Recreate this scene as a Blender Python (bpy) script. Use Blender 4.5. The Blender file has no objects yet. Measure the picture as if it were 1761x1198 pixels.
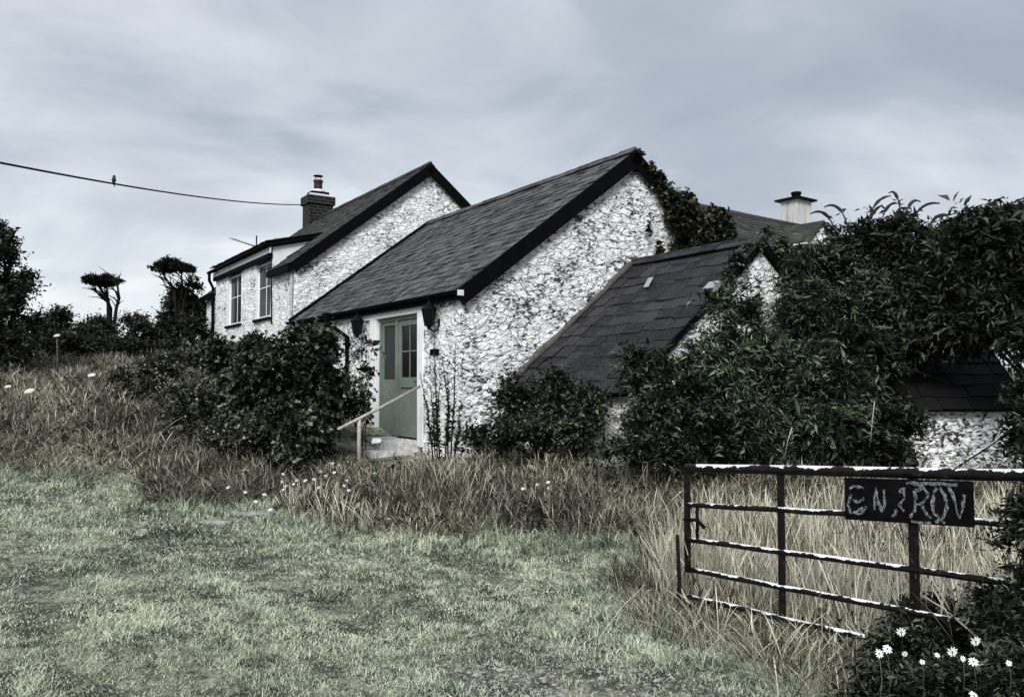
import bpy, math, random
import numpy as np
from mathutils import Vector, Matrix, noise
random.seed(7); RNG = np.random.default_rng(11)
sc = bpy.context.scene
COL = sc.collection
EYE = 1.7
F = 1370.0; TH = math.atan(56/F)

# ---------------------------------------------------------------- layout helpers
def ray(px, py):
    dx = (px-880.5)/F; dz = -(py-599)/F
    return Vector((dx, math.cos(TH)-dz*math.sin(TH), math.sin(TH)+dz*math.cos(TH)))
def at(px, py, Y):
    r = ray(px, py); t = Y/r.y
    return Vector((r.x*t, Y, EYE+r.z*t))

# ---------------------------------------------------------------- terrain
ANCH = [(0,0,0),(-5,0,0),(5,0,.05),(0,-8,0),(0,4.3,0),(-3,5,.03),(3,3.5,.02),(-1.2,9.2,.05),(-2.2,7,.06),(-5,7.5,.2),
        (-6.4,10.6,.46),(-4.0,9.7,.22),(-3.0,9.3,.14),(.6,8.3,.0),(1.3,6,-.08),(2.6,4,-.02),(-2.2,12.4,.38),(-1.9,13.2,.42),
        (-.5,11.6,.5),(1.5,10.6,.7),(1,9,.25),(3.2,8.5,.3),(5,9.4,.42),(6.5,8,.45),(6.2,13.8,1.1),(4.5,16.5,1.4),(9,16,1.5),
        (-5.6,19.4,1.7),(-4.0,16,1.15),(-10.7,27,2.35),(-8,20,1.85),(-13,20,2.15),(-9,15,1.4),(-10,11.5,1.1),(-6,13.2,1.05),(-15,14,1.65),(-18,26,2.5),
        (-13,30,2.5),(-20,8,1.0),(0,30,2.6),(8,30,2.5),(16,24,2.0),(14,8,.7),(-30,30,2.8),(25,20,1.6),(0,45,2.6),(-25,45,2.6),(30,45,2.2),(-30,0,.8),(25,-5,.4),(-2.0,14.0,.42),(-2.7,13.3,.36),(-1.3,12.6,.42),(-1.5,13.4,.42),(-2.9,14.6,.6),(-.6,12.3,.45)]
_A = np.array(ANCH, float)
def _phi(r2): return np.where(r2 > 1e-9, r2*np.log(r2+1e-12), 0)
def _tps():
    n = len(_A); P = np.c_[np.ones(n), _A[:,:2]]
    d2 = ((_A[:,None,:2]-_A[None,:,:2])**2).sum(-1)
    K = _phi(d2)+np.eye(n)*.6
    M = np.block([[K,P],[P.T,np.zeros((3,3))]])
    return np.linalg.solve(M, np.r_[_A[:,2],0,0,0])
_W = _tps()
def ground(x, y):
    x = np.atleast_1d(np.asarray(x,float)); y = np.atleast_1d(np.asarray(y,float))
    xc = np.clip(x,-30,28); yc = np.clip(y,-8,46)
    out = np.zeros(x.shape)
    for s in range(0, len(x), 20000):
        a, b = xc[s:s+20000], yc[s:s+20000]
        d2 = (a[:,None]-_A[None,:,0])**2+(b[:,None]-_A[None,:,1])**2
        out[s:s+20000] = _phi(d2)@_W[:-3]+_W[-3]+_W[-2]*a+_W[-1]*b
    out += .03*np.sin(x*1.3+2)*np.sin(y*1.1)+.018*np.sin(x*2.1+y*.7)*np.sin(y*1.7-x*.6)+.012*np.sin(x*4.3-1)*np.sin(y*3.9+.5)+.006*np.sin(x*9+y*7)
    return out
def gz(x, y): return float(ground([x],[y])[0])
def gpt(px, py):
    r = ray(px, py); t = 2.5
    while t < 80:
        p = Vector((r.x*t, r.y*t, EYE+r.z*t))
        if p.z <= gz(p.x, p.y): return (p.x, p.y)
        t += .05
    return (r.x*30, r.y*30)

# ---------------------------------------------------------------- object helpers
def tag(o, label=None, cat=None, group=None, kind=None):
    if label: o['label'] = label
    if cat: o['category'] = cat
    if group: o['group'] = group
    if kind: o['kind'] = kind
    return o
def empty(name, loc, rz=0, **k):
    o = bpy.data.objects.new(name, None); COL.objects.link(o)
    o.empty_display_size = .2
    o.location = loc; o.rotation_euler = (0,0,rz)
    return tag(o, **k)
def copy_tree(o, parent=None):
    c = o.copy(); COL.objects.link(c); c.parent = parent
    for ch in list(o.children): copy_tree(ch, c)
    return c
def mesh_np(name, V, Fc, mat, parent=None, rnd=None, smooth=False):
    """V (n,3) array, Fc list of arrays of equal-size faces"""
    me = bpy.data.meshes.new(name)
    loops = np.concatenate([f.ravel() for f in Fc]).astype(np.int32)
    sizes = np.concatenate([np.full(len(f), f.shape[1]) for f in Fc]).astype(np.int32)
    me.vertices.add(len(V)); me.loops.add(len(loops)); me.polygons.add(len(sizes))
    me.vertices.foreach_set('co', np.asarray(V,np.float32).ravel())
    me.loops.foreach_set('vertex_index', loops)
    st = np.zeros(len(sizes),np.int32); st[1:] = np.cumsum(sizes)[:-1]
    me.polygons.foreach_set('loop_start', st)
    me.polygons.foreach_set('use_smooth', np.full(len(sizes), smooth))
    me.update(calc_edges=True)
    if rnd is not None:
        a = me.attributes.new('rnd','FLOAT','FACE'); a.data.foreach_set('value', np.asarray(rnd,np.float32))
    me.materials.append(mat)
    o = bpy.data.objects.new(name, me); COL.objects.link(o)
    if parent: o.parent = parent
    return o
class MB:
    def __init__(s): s.v=[]; s.f=[]; s.r=[]; s.sm=[]
    def add(s, vs, fs, r=None, sm=False):
        b=len(s.v); s.v += [tuple(v) for v in vs]; r = random.random() if r is None else r
        for f in fs: s.f.append([i+b for i in f]); s.r.append(r); s.sm.append(sm)
    def box(s, x0,x1,y0,y1,z0,z1, r=None, j=0):
        vs=[(x,y,z) for z in (z0,z1) for x,y in ((x0,y0),(x1,y0),(x1,y1),(x0,y1))]
        if j: vs=[tuple(c+random.uniform(-j,j) for c in v) for v in vs]
        s.add(vs, [(3,2,1,0),(4,5,6,7),(0,1,5,4),(1,2,6,5),(2,3,7,6),(3,0,4,7)], r)
    def obox(s, o, a, b, c, r=None):
        o,a,b,c=map(Vector,(o,a,b,c))
        vs=[o,o+a,o+a+b,o+b,o+c,o+a+c,o+a+b+c,o+b+c]
        s.add(vs, [(3,2,1,0),(4,5,6,7),(0,1,5,4),(1,2,6,5),(2,3,7,6),(3,0,4,7)], r)
    def tube(s, pts, rad, n=8, r=None):
        pts=[Vector(p) for p in pts]; m=len(pts)
        if not hasattr(rad,'__len__'): rad=[rad]*m
        vs=[]; up=Vector((.13,.21,.97))
        for i,p in enumerate(pts):
            d=(pts[min(i+1,m-1)]-pts[max(i-1,0)]).normalized()
            a=d.cross(up)
            if a.length<.05: a=d.cross(Vector((1,.1,0)))
            a.normalize(); b=d.cross(a)
            for k in range(n):
                t=2*math.pi*k/n; vs.append(p+(a*math.cos(t)+b*math.sin(t))*rad[i])
        fs=[(i*n+k,i*n+(k+1)%n,(i+1)*n+(k+1)%n,(i+1)*n+k) for i in range(m-1) for k in range(n)]
        fs+= [tuple(range(n-1,-1,-1)), tuple((m-1)*n+k for k in range(n))]
        s.add(vs,fs,r,True)
    def lathe(s, prof, c=(0,0,0), n=12, r=None, sm=True):
        vs=[]; m=len(prof)
        for rr,z in prof:
            for k in range(n):
                t=2*math.pi*(k+.5)/n; vs.append((c[0]+rr*math.cos(t),c[1]+rr*math.sin(t),c[2]+z))
        fs=[(i*n+k,i*n+(k+1)%n,(i+1)*n+(k+1)%n,(i+1)*n+k) for i in range(m-1) for k in range(n)]
        fs+=[tuple(range(n-1,-1,-1)),tuple((m-1)*n+k for k in range(n))]
        s.add(vs,fs,r,sm)
    def prism(s, poly, d, r=None):
        d=Vector(d); n=len(poly); vs=[Vector(p) for p in poly]; vs+= [p+d for p in vs]
        s.add(vs,[tuple(range(n-1,-1,-1)),tuple(range(n,2*n))]+[(i,(i+1)%n,n+(i+1)%n,n+i) for i in range(n)],r)
    def build(s, name, mat, parent=None):
        me=bpy.data.meshes.new(name); me.from_pydata(s.v,[],s.f)
        a=me.attributes.new('rnd','FLOAT','FACE'); a.data.foreach_set('value',np.array(s.r,np.float32))
        me.polygons.foreach_set('use_smooth', s.sm)
        me.materials.append(mat)
        import bmesh
        bm=bmesh.new(); bm.from_mesh(me); bmesh.ops.recalc_face_normals(bm,faces=bm.faces); bm.to_mesh(me); bm.free()
        o=bpy.data.objects.new(name,me); COL.objects.link(o)
        if parent: o.parent=parent
        return o

# ---------------------------------------------------------------- materials
class NT:
    def __init__(s, name):
        s.m=bpy.data.materials.new(name); s.m.use_nodes=True; s.t=s.m.node_tree; s.t.nodes.clear()
        s.out=s.n('ShaderNodeOutputMaterial'); s.p=s.n('ShaderNodeBsdfPrincipled'); s.l(s.p.outputs[0],s.out.inputs[0])
        s.p.inputs['Specular IOR Level'].default_value=.3
    def n(s,t,**k):
        x=s.t.nodes.new(t)
        for a,b in k.items(): setattr(x,a,b)
        return x
    def l(s,a,b): s.t.links.new(a,b)
    def set(s,sock,v):
        if isinstance(v,bpy.types.NodeSocket): s.l(v,sock)
        elif isinstance(v,tuple) and len(v)==3 and sock.type=='RGBA': sock.default_value=(*v,1)
        else: sock.default_value=v
    def obj(s, scale=(1,1,1)):
        c=s.n('ShaderNodeTexCoord'); m=s.n('ShaderNodeMapping'); m.inputs['Scale'].default_value=scale
        s.l(c.outputs['Object'],m.inputs['Vector']); return m.outputs[0]
    def noise(s,vec,scale,det=4,rough=.6,dist=0,col=False):
        x=s.n('ShaderNodeTexNoise'); s.l(vec,x.inputs['Vector']); x.inputs['Scale'].default_value=scale
        x.inputs['Detail'].default_value=det; x.inputs['Roughness'].default_value=rough; x.inputs['Distortion'].default_value=dist
        return x.outputs['Color' if col else 'Fac']
    def vor(s,vec,scale,feature='F1',out='Distance',rnd=1):
        x=s.n('ShaderNodeTexVoronoi',feature=feature); s.l(vec,x.inputs['Vector']); x.inputs['Scale'].default_value=scale
        x.inputs['Randomness'].default_value=rnd; return x.outputs[out]
    def ramp(s,f,stops,interp='LINEAR'):
        x=s.n('ShaderNodeValToRGB'); s.l(f,x.inputs[0]); e=x.color_ramp.elements; x.color_ramp.interpolation=interp
        while len(e)<len(stops): e.new(.5)
        for q,(p,c) in zip(e,stops): q.position=p; q.color=(*c,1) if isinstance(c,tuple) else (c,c,c,1)
        return x.outputs[0]
    def math(s,op,a,b=0,c=None,clamp=False):
        x=s.n('ShaderNodeMath',operation=op,use_clamp=clamp); s.set(x.inputs[0],a); s.set(x.inputs[1],b)
        if c is not None: s.set(x.inputs[2],c)
        return x.outputs[0]
    def mix(s,f,a,b,mode='MIX'):
        x=s.n('ShaderNodeMix',data_type='RGBA',blend_type=mode); s.set(x.inputs[0],f); s.set(x.inputs[6],a); s.set(x.inputs[7],b)
        return x.outputs[2]
    def attr(s,name='rnd'):
        x=s.n('ShaderNodeAttribute',attribute_name=name); return x.outputs['Fac']
    def vadd(s,a,b,k):
        x=s.n('ShaderNodeVectorMath',operation='MULTIPLY_ADD'); s.l(b,x.inputs[0]); x.inputs[1].default_value=(k,k,k); s.l(a,x.inputs[2]); return x.outputs[0]
    def bump(s,h,strength,dist):
        x=s.n('ShaderNodeBump'); s.l(h,x.inputs['Height']); x.inputs['Strength'].default_value=strength; x.inputs['Distance'].default_value=dist
        s.l(x.outputs[0],s.p.inputs['Normal']); return x
    def base(s,c,rough=.8):
        s.set(s.p.inputs['Base Color'],c); s.set(s.p.inputs['Roughness'],rough); return s.m

def simple(name, c, rough=.7, var=.25, scale=8, bump=.2, metal=0):
    t=NT(name); v=t.obj(); n=t.noise(v,scale,6,.65)
    if max(c)<.02: t.p.inputs['Specular IOR Level'].default_value=.06
    lo=tuple(x*(1-var) for x in c); hi=tuple(min(1,x*(1+var)) for x in c)
    t.p.inputs['Metallic'].default_value=metal
    if bump: t.bump(t.noise(v,scale*5,5,.7),bump,.01)
    return t.base(t.ramp(n,[(.3,lo),(.7,hi)]),rough)

def rubble(name, white=(.90,.915,.93), amount=.5, sc_=6.0, dirt=.25, zs=1.8):
    t=NT(name); v=t.obj((1,1,zs)); d=t.noise(v,6,4,.6,col=True); v2=t.vadd(v,d,.30)
    edge=t.vor(v2,sc_,'DISTANCE_TO_EDGE')
    m1=t.noise(v,1.05,3,.6); m1=t.math('ADD',t.math('MULTIPLY',m1,2.0),-.52,clamp=True); m2=t.noise(v,26,4,.7)
    # flakes: places where the limewash has dropped out of hollows and joints
    a=t.noise(t.vadd(v,d,.10),9,2,.45,1.2); b=t.noise(t.vadd(t.obj((1,1,2.8)),d,.06),13,3,.45,.9)
    near=t.math('MULTIPLY',t.math('SUBTRACT',.16,edge),.45)
    fa=t.math('ADD',t.math('ADD',a,t.math('MULTIPLY',m1,.26)),near); fb=t.math('ADD',t.math('ADD',b,t.math('MULTIPLY',m1,.30)),near)
    k=.822-amount*.12
    blackA=t.math('MULTIPLY',t.math('SUBTRACT',fa,k+.030),20,clamp=True); greyA=t.math('MULTIPLY',t.math('SUBTRACT',fa,k-.030),11,clamp=True)
    blackB=t.math('MULTIPLY',t.math('SUBTRACT',fb,k+.035),22,clamp=True); greyB=t.math('MULTIPLY',t.math('SUBTRACT',fb,k-.015),11,clamp=True)
    c_=t.noise(v2,7,3,.55,1.0); curl=t.math('MULTIPLY',t.math('SUBTRACT',.016,t.math('ABSOLUTE',t.math('SUBTRACT',c_,.5))),60,clamp=True)
    dirtn=t.math('MULTIPLY',t.math('SUBTRACT',t.noise(v,1.1,6,.7),.48),2.6,clamp=True)
    c=t.mix(t.math('MULTIPLY',dirtn,dirt), white, (.40,.40,.39))
    c=t.mix(t.math('MULTIPLY',t.math('MULTIPLY',curl,m1),.35), c, (.22,.22,.23))
    c=t.mix(t.math('MULTIPLY',t.math('MAXIMUM',greyA,greyB),.55), c, (.20,.20,.21))
    c=t.mix(t.math('MULTIPLY',t.math('MAXIMUM',blackA,blackB),.95), c, (.018,.018,.02))
    jn=t.math('MULTIPLY',t.math('MULTIPLY',t.math('SUBTRACT',.075,edge),13,clamp=True),t.math('MULTIPLY',t.math('SUBTRACT',t.noise(v,3.1,4,.6),.42),5,clamp=True))
    c=t.mix(t.math('MULTIPLY',jn,.30), c, (.17,.17,.18))
    h=t.math('SUBTRACT', t.math('MULTIPLY',t.math('MINIMUM',edge,.2),3.4), t.math('MULTIPLY',t.math('MAXIMUM',greyA,greyB),.5))
    h=t.math('ADD',h,t.math('MULTIPLY',a,1.2))
    t.bump(h,.85,.04)
    return t.base(c,.92)

def slate(name, lo, hi, lichen=.15, moss=0.0):
    t=NT(name); v=t.obj(); r=t.attr(); n=t.noise(v,9,6,.75)
    f=t.math('ADD',t.math('MULTIPLY',r,.42),t.math('MULTIPLY',n,.95)); f=t.math('SUBTRACT',f,.17)
    c=t.ramp(f,[(.2,lo),(.62,tuple((a+b)/2 for a,b in zip(lo,hi))),(.95,hi)])
    li=t.math('MULTIPLY',t.math('SUBTRACT',t.noise(v,24,5,.8),.64-lichen*.3),7,clamp=True)
    c=t.mix(t.math('MULTIPLY',li,.7),c,(.17,.17,.165)); st_=t.math('MULTIPLY',t.math('SUBTRACT',t.noise(v,55,3,.6),.60),9,clamp=True); c=t.mix(t.math('MULTIPLY',st_,lichen*1.6),c,(.22,.22,.225))
    if moss:
        mo=t.math('MULTIPLY',t.math('SUBTRACT',t.noise(v,1.6,5,.7),.56-moss*.2),6,clamp=True)
        c=t.mix(t.math('MULTIPLY',mo,.75),c,(.075,.08,.04))
    t.bump(t.noise(v,30,5,.7),.5,.012)
    t.p.inputs['Specular IOR Level'].default_value=.18
    return t.base(c,.7)

def leafmat(name, stops, rough=.5, trans=.12):
    t=NT(name); c=t.ramp(t.attr(),stops)
    t.set(t.p.inputs['Base Color'],c); t.p.inputs['Roughness'].default_value=rough; t.p.inputs['Specular IOR Level'].default_value=.22
    if trans:
        tr=t.n('ShaderNodeBsdfTranslucent'); t.l(c,tr.inputs[0]); mx=t.n('ShaderNodeMixShader'); mx.inputs[0].default_value=trans
        t.l(t.p.outputs[0],mx.inputs[1]); t.l(tr.outputs[0],mx.inputs[2]); t.l(mx.outputs[0],t.out.inputs[0])
    return t.m

def glass(name, tint=(.004,.0045,.005)):
    t=NT(name); t.p.inputs['Specular IOR Level'].default_value=.08
    v=t.obj(); t.bump(t.noise(v,3,3,.5),.15,.01)
    return t.base(t.ramp(t.noise(v,5,4,.6),[(.3,tint),(.8,tuple(x*2 for x in tint))]),.2)

M={}
M['rubble_mid']=rubble('limewashed_rubble_spotted',amount=.64,dirt=.2,sc_=4.6)
M['rubble_tall']=rubble('limewashed_rubble_pale',amount=.28,sc_=5.0,dirt=.45)
M['rubble_out']=rubble('limewashed_rubble_outhouse',amount=.55,sc_=5.5,dirt=.4)
M['rubble_shed']=rubble('limewashed_rubble_shed',amount=1.05,sc_=8.5,dirt=.5,zs=1.15)
M['slate_mid']=slate('slate_small',(.003,.003,.004),(.15,.152,.165),.34)
M['slate_tall']=slate('slate_old',(.010,.010,.011),(.075,.075,.075),.32,.2)
M['slate_out']=slate('slate_large',(.005,.005,.006),(.055,.055,.062),.22,0)
M['slate_far']=slate('slate_far',(.012,.012,.012),(.055,.055,.053),.3,.3)
M['slate_dark']=slate('slate_shed',(.0015,.0015,.0018),(.008,.008,.009),.0)
M['black']=simple('black_painted_timber',(.0022,.0022,.0028),.8,.5,6,.2)
M['iron']=simple('black_iron',(.005,.005,.0055),.6,.4,20,.2)
M['white']=simple('white_painted_wood',(.72,.74,.76),.6,.12,4,.2)
M['render']=simple('whitewash_smooth',(.76,.78,.80),.85,.10,3,.4)
M['sage']=simple('sage_green_paint',(.14,.172,.153),.5,.16,5,.25)
M['sage_dark']=simple('sage_green_boarded_panel',(.018,.023,.021),.5,.2,5,.2)
M['glass']=glass('dark_window_glass')
M['curtain']=simple('pale_curtain',(.55,.56,.55),.9,.15,9,.3)
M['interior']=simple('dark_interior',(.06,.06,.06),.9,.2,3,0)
M['pole']=simple('weathered_pole',(.36,.35,.31),.7,.35,14,.4)
M['stone']=simple('pale_stone',(.52,.53,.53),.85,.45,11,.9)
M['stone_grey']=simple('grey_stone',(.3,.3,.29),.85,.4,14,.9)
M['mortar']=simple('mortar_fillet',(.075,.073,.068),.9,.45,14,.8)
M['terracotta']=simple('terracotta_pot',(.045,.022,.020),.7,.4,8,.3)
M['bark']=simple('bark',(.012,.011,.010),.9,.4,18,.8)
M['twig']=simple('pale_twig',(.12,.11,.085),.9,.4,18,.3)
M['wire']=simple('rubber_cable',(.006,.006,.007),.6,.2,5,0)
M['feather']=simple('dark_feathers',(.02,.02,.022),.7,.3,30,.2)
M['petal']=simple('white_petal',(.74,.75,.74),.6,.05,20,0)
M['disc']=simple('daisy_disc',(.12,.105,.06),.8,.3,60,0)
M['umbel']=simple('cream_umbel',(.66,.67,.60),.8,.2,40,0)
M['zinc']=simple('grey_metal',(.30,.31,.32),.45,.3,12,.2)

def mk_brick():
    t=NT('dark_brick'); v=t.obj(); b=t.n('ShaderNodeTexBrick')
    m=t.n('ShaderNodeVectorMath',operation='DOT_PRODUCT'); t.l(v,m.inputs[0]); m.inputs[1].default_value=(1,1,0)
    z=t.n('ShaderNodeSeparateXYZ'); t.l(v,z.inputs[0]); cb=t.n('ShaderNodeCombineXYZ'); t.l(m.outputs['Value'],cb.inputs[0]); t.l(z.outputs[2],cb.inputs[1])
    t.l(cb.outputs[0],b.inputs['Vector']); b.inputs['Scale'].default_value=1
    b.inputs['Brick Width'].default_value=.30; b.inputs['Row Height'].default_value=.115; b.inputs['Mortar Size'].default_value=.012
    b.inputs['Color1'].default_value=(.004,.004,.004,1); b.inputs['Color2'].default_value=(.010,.008,.008,1); b.inputs['Mortar'].default_value=(.055,.055,.055,1)
    t.bump(b.outputs['Fac'],-.6,.02)
    return t.base(b.outputs['Color'],.9)
M['brick']=mk_brick()
def mk_concrete():
    t=NT('streaked_render'); v=t.obj((1,1,.25)); n=t.noise(v,4,6,.7); st=t.noise(t.obj((1,1,.06)),7,4,.7)
    c=t.ramp(n,[(.3,(.42,.42,.42)),(.7,(.62,.62,.61))])
    c=t.mix(t.math('MULTIPLY',t.math('SUBTRACT',st,.54),8,clamp=True),c,(.16,.155,.15))
    return t.base(c,.9)
M['streaked']=mk_concrete()
def mk_gatepaint():
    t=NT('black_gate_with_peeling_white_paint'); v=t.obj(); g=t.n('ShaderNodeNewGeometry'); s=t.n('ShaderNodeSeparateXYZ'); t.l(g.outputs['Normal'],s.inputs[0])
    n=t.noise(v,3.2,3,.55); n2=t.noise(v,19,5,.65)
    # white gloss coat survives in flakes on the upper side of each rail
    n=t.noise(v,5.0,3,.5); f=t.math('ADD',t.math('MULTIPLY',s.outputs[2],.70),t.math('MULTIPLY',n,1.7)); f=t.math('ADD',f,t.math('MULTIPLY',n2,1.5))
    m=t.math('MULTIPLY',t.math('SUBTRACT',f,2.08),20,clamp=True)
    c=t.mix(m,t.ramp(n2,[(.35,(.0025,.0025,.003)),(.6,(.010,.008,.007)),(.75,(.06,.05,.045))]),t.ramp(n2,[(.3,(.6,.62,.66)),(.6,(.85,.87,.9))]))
    t.p.inputs['Specular IOR Level'].default_value=.15; t.bump(t.math('ADD',m,n2),.4,.006)
    return t.base(c,t.math('ADD',t.math('MULTIPLY',m,.2),.45))
M['gate']=mk_gatepaint()
def mk_board():
    t=NT('black_signboard'); v=t.obj(); n=t.noise(v,14,6,.75); n2=t.noise(v,40,4,.7)
    c=t.ramp(n,[(.4,(.002,.002,.0025)),(.66,(.006,.006,.0065)),(.85,(.05,.05,.055))])
    t.p.inputs['Specular IOR Level'].default_value=.05
    return t.base(c,.8)
M['board']=mk_board()
def mk_letter():
    t=NT('worn_white_lettering'); v=t.obj(); n=t.noise(v,55,5,.8)
    return t.base(t.ramp(n,[(.40,(.004,.004,.004)),(.48,(.07,.07,.075)),(.64,(.32,.325,.345))]),.8)
M['letter']=mk_letter()
def mk_ground():
    t=NT('turf_soil'); v=t.obj(); n=t.noise(v,1.3,6,.7); n2=t.noise(v,9,6,.8)
    c=t.ramp(t.math('ADD',t.math('MULTIPLY',n,.6),t.math('MULTIPLY',n2,.5)),[(.42,(.010,.010,.008)),(.52,(.06,.061,.046)),(.61,(.28,.28,.21)),(.75,(.50,.49,.40))])
    t.bump(t.noise(v,22,5,.8),.9,.03)
    return t.base(c,.95)
M['soil']=mk_ground()
def mk_lawn():
    t=NT('lawn_blades'); v=t.obj(); r=t.attr(); n=t.noise(v,1.1,6,.72,.6); n3=t.noise(v,5,5,.75)
    f=t.math('ADD',t.math('ADD',t.math('MULTIPLY',r,.50),t.math('MULTIPLY',n,.95)),t.math('MULTIPLY',n3,.95)); f=t.math('SUBTRACT',f,.60)
    c=t.ramp(f,[(.26,(.012,.015,.011)),(.40,(.06,.080,.062)),(.53,(.28,.345,.262)),(.68,(.58,.66,.50)),(.88,(.83,.86,.69))])
    y=t.math('MULTIPLY',t.math('SUBTRACT',t.noise(v,.6,5,.65,.5),.49),6,clamp=True)
    c=t.mix(t.math('MULTIPLY',y,.55),c,t.ramp(f,[(.24,(.016,.016,.013)),(.40,(.12,.12,.085)),(.55,(.42,.42,.30)),(.76,(.82,.80,.61))]))
    t.set(t.p.inputs['Base Color'],c); t.p.inputs['Roughness'].default_value=.6
    tr=t.n('ShaderNodeBsdfTranslucent'); t.l(c,tr.inputs[0]); mx=t.n('ShaderNodeMixShader'); mx.inputs[0].default_value=.25
    t.l(t.p.outputs[0],mx.inputs[1]); t.l(tr.outputs[0],mx.inputs[2]); t.l(mx.outputs[0],t.out.inputs[0])
    return t.m
M['lawn']=mk_lawn()
M['straw']=leafmat('straw_grass',[(0,(.006,.007,.005)),(.32,(.035,.034,.025)),(.52,(.19,.17,.13)),(.75,(.46,.42,.33)),(1,(.72,.68,.57))],.6,.2)
M['straw_dim']=leafmat('rough_grass',[(0,(.004,.005,.0035)),(.4,(.03,.031,.023)),(.62,(.15,.142,.11)),(.82,(.38,.35,.275)),(1,(.62,.58,.46))],.6,.2)
M['straw_pale']=leafmat('pale_gate_grass',[(0,(.008,.009,.006)),(.25,(.06,.058,.042)),(.45,(.32,.30,.235)),(.7,(.66,.63,.51)),(1,(.85,.82,.69))],.6,.2)
L=lambda n,a,b,c,r=.5: leafmat(n,[(0,a),(.5,b),(.78,tuple((x*.5+y*.5) for x,y in zip(b,c))),(1,tuple(y*1.5 for y in c))],r)  # boosted top stop paints leaf highlights into the colour
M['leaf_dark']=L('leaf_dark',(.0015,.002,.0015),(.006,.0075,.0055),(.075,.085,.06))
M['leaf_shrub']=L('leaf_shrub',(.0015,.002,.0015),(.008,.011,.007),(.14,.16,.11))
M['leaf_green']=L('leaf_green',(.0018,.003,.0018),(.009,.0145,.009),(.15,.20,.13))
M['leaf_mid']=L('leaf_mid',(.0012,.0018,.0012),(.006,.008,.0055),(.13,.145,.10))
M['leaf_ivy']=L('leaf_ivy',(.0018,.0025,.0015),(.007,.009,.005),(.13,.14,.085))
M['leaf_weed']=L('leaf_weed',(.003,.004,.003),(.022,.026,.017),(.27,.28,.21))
M['spike']=leafmat('flower_spike',[(0,(.012,.012,.013)),(1,(.05,.048,.045))],.8,0)

# ---------------------------------------------------------------- vegetation
def norm(a): return a/np.maximum(np.linalg.norm(a,axis=1,keepdims=True),1e-9)
def leaf_arrays(P, D, Ln, W, rnd, fold=.25):
    """P base points, D unit directions, Ln lengths, W widths -> folded diamond leaves"""
    n=len(P); R=norm(RNG.normal(size=(n,3))*.8+np.array([0,0,.9])); S=norm(np.cross(D,R)); N=np.cross(S,D)
    Ln=Ln[:,None]; W=W[:,None]
    a=P; b=P+D*Ln*.45+S*W*.5+N*W*fold; c=P+D*Ln-N*Ln*.12; d=P+D*Ln*.45-S*W*.5+N*W*fold
    V=np.stack([a,b,c,d],1).reshape(-1,3)
    i=np.arange(n)*4
    Fq=np.concatenate([np.stack([i,i+1,i+2],1),np.stack([i,i+2,i+3],1)])
    return V,Fq,np.concatenate([rnd,rnd])
def leaf_object(name, parts, mat, parent=None):
    V=[];Fq=[];R=[];o=0
    for v,f,r in parts: V.append(v);Fq.append(f+o);R.append(r);o+=len(v)
    return mesh_np(name,np.concatenate(V),[np.concatenate(Fq)],mat,parent,np.concatenate(R))
def blobs_px(bl):
    out=[]
    for b in bl:
        px,py,Y,rx,ry=b[:5]; dp=b[5] if len(b)>5 else min(rx,ry)*Y/F
        out.append((np.array(at(px,py,Y)),np.array([rx*Y/F,dp,ry*Y/F])))
    return out
def crown(blobs, n_sprig, per, leaf, width=.5, sprig=.3, droop=.3, fill=.3, up=.35, edge=.18, bough=.36, nb=None):
    BC=[];BR=[];BO=[]
    for c,r in blobs:
        r=np.maximum(r-.55*sprig,.35*r); sz=float(np.prod(r))**(1/3)
        m=nb or int(np.clip(7+6*sz,7,16))
        d=norm(RNG.normal(size=(m,3))); rr=RNG.uniform(.45,.92,m)[:,None]
        BC.append(c+d*r*rr); BR.append(r[None]*bough*RNG.uniform(.6,1.35,m)[:,None]); BO.append(d)
    BC=np.concatenate(BC);BR=np.concatenate(BR);BO=np.concatenate(BO); nbh=len(BC)
    w=(BR[:,0]*BR[:,2]+BR[:,0]*BR[:,1]); w=w/w.sum(); btone=RNG.random(nbh)
    k=RNG.choice(nbh,n_sprig,p=w); C=BC[k];R=BR[k]
    d=norm(RNG.normal(size=(n_sprig,3))+BO[k]*.5)
    inner=RNG.random(n_sprig)<fill
    rr=np.where(inner,RNG.uniform(.2,.8,n_sprig),RNG.uniform(.8,1.1,n_sprig)+np.clip(RNG.normal(0,.15,n_sprig),0,.28))
    P=C+d*R*rr[:,None]
    dirs=norm(d*.6+BO[k]*.7+RNG.normal(size=(n_sprig,3))*.5+np.array([0,0,up]))
    sl=sprig*RNG.uniform(.4,1.3,n_sprig)
    sh=(~inner)&(RNG.random(n_sprig)<.05); sl=np.where(sh,sprig*RNG.uniform(1.4,2.4,n_sprig),sl); dirs=np.where(sh[:,None],norm(dirs+np.array([0,0,.8])),dirs)
    tone=RNG.random(n_sprig)**1.5*.58+btone[k]*.28-.18*inner  # inner sprigs coloured darker, painting in the shade deep inside the crown
    Pn=[];Dn=[];Ln=[];Rn=[]
    for j in range(per):
        t=(j+RNG.random(n_sprig)*.6)/per
        side=norm(np.cross(dirs,RNG.normal(size=(n_sprig,3))))
        p=P+dirs*(sl*t)[:,None]-np.array([0,0,1])*(droop*sl*t*t)[:,None]
        dd=norm(dirs*.7+side*.9-np.array([0,0,droop])*t[:,None])
        Pn.append(p);Dn.append(dd);Ln.append(leaf*np.exp(RNG.normal(0,.3,n_sprig))*(1-.25*t))
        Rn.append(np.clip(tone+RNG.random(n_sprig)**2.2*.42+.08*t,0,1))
    P_=np.concatenate(Pn);Ln_=np.concatenate(Ln)
    return [leaf_arrays(P_,np.concatenate(Dn),Ln_,Ln_*width,np.concatenate(Rn))], (P,dirs,sl)
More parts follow.
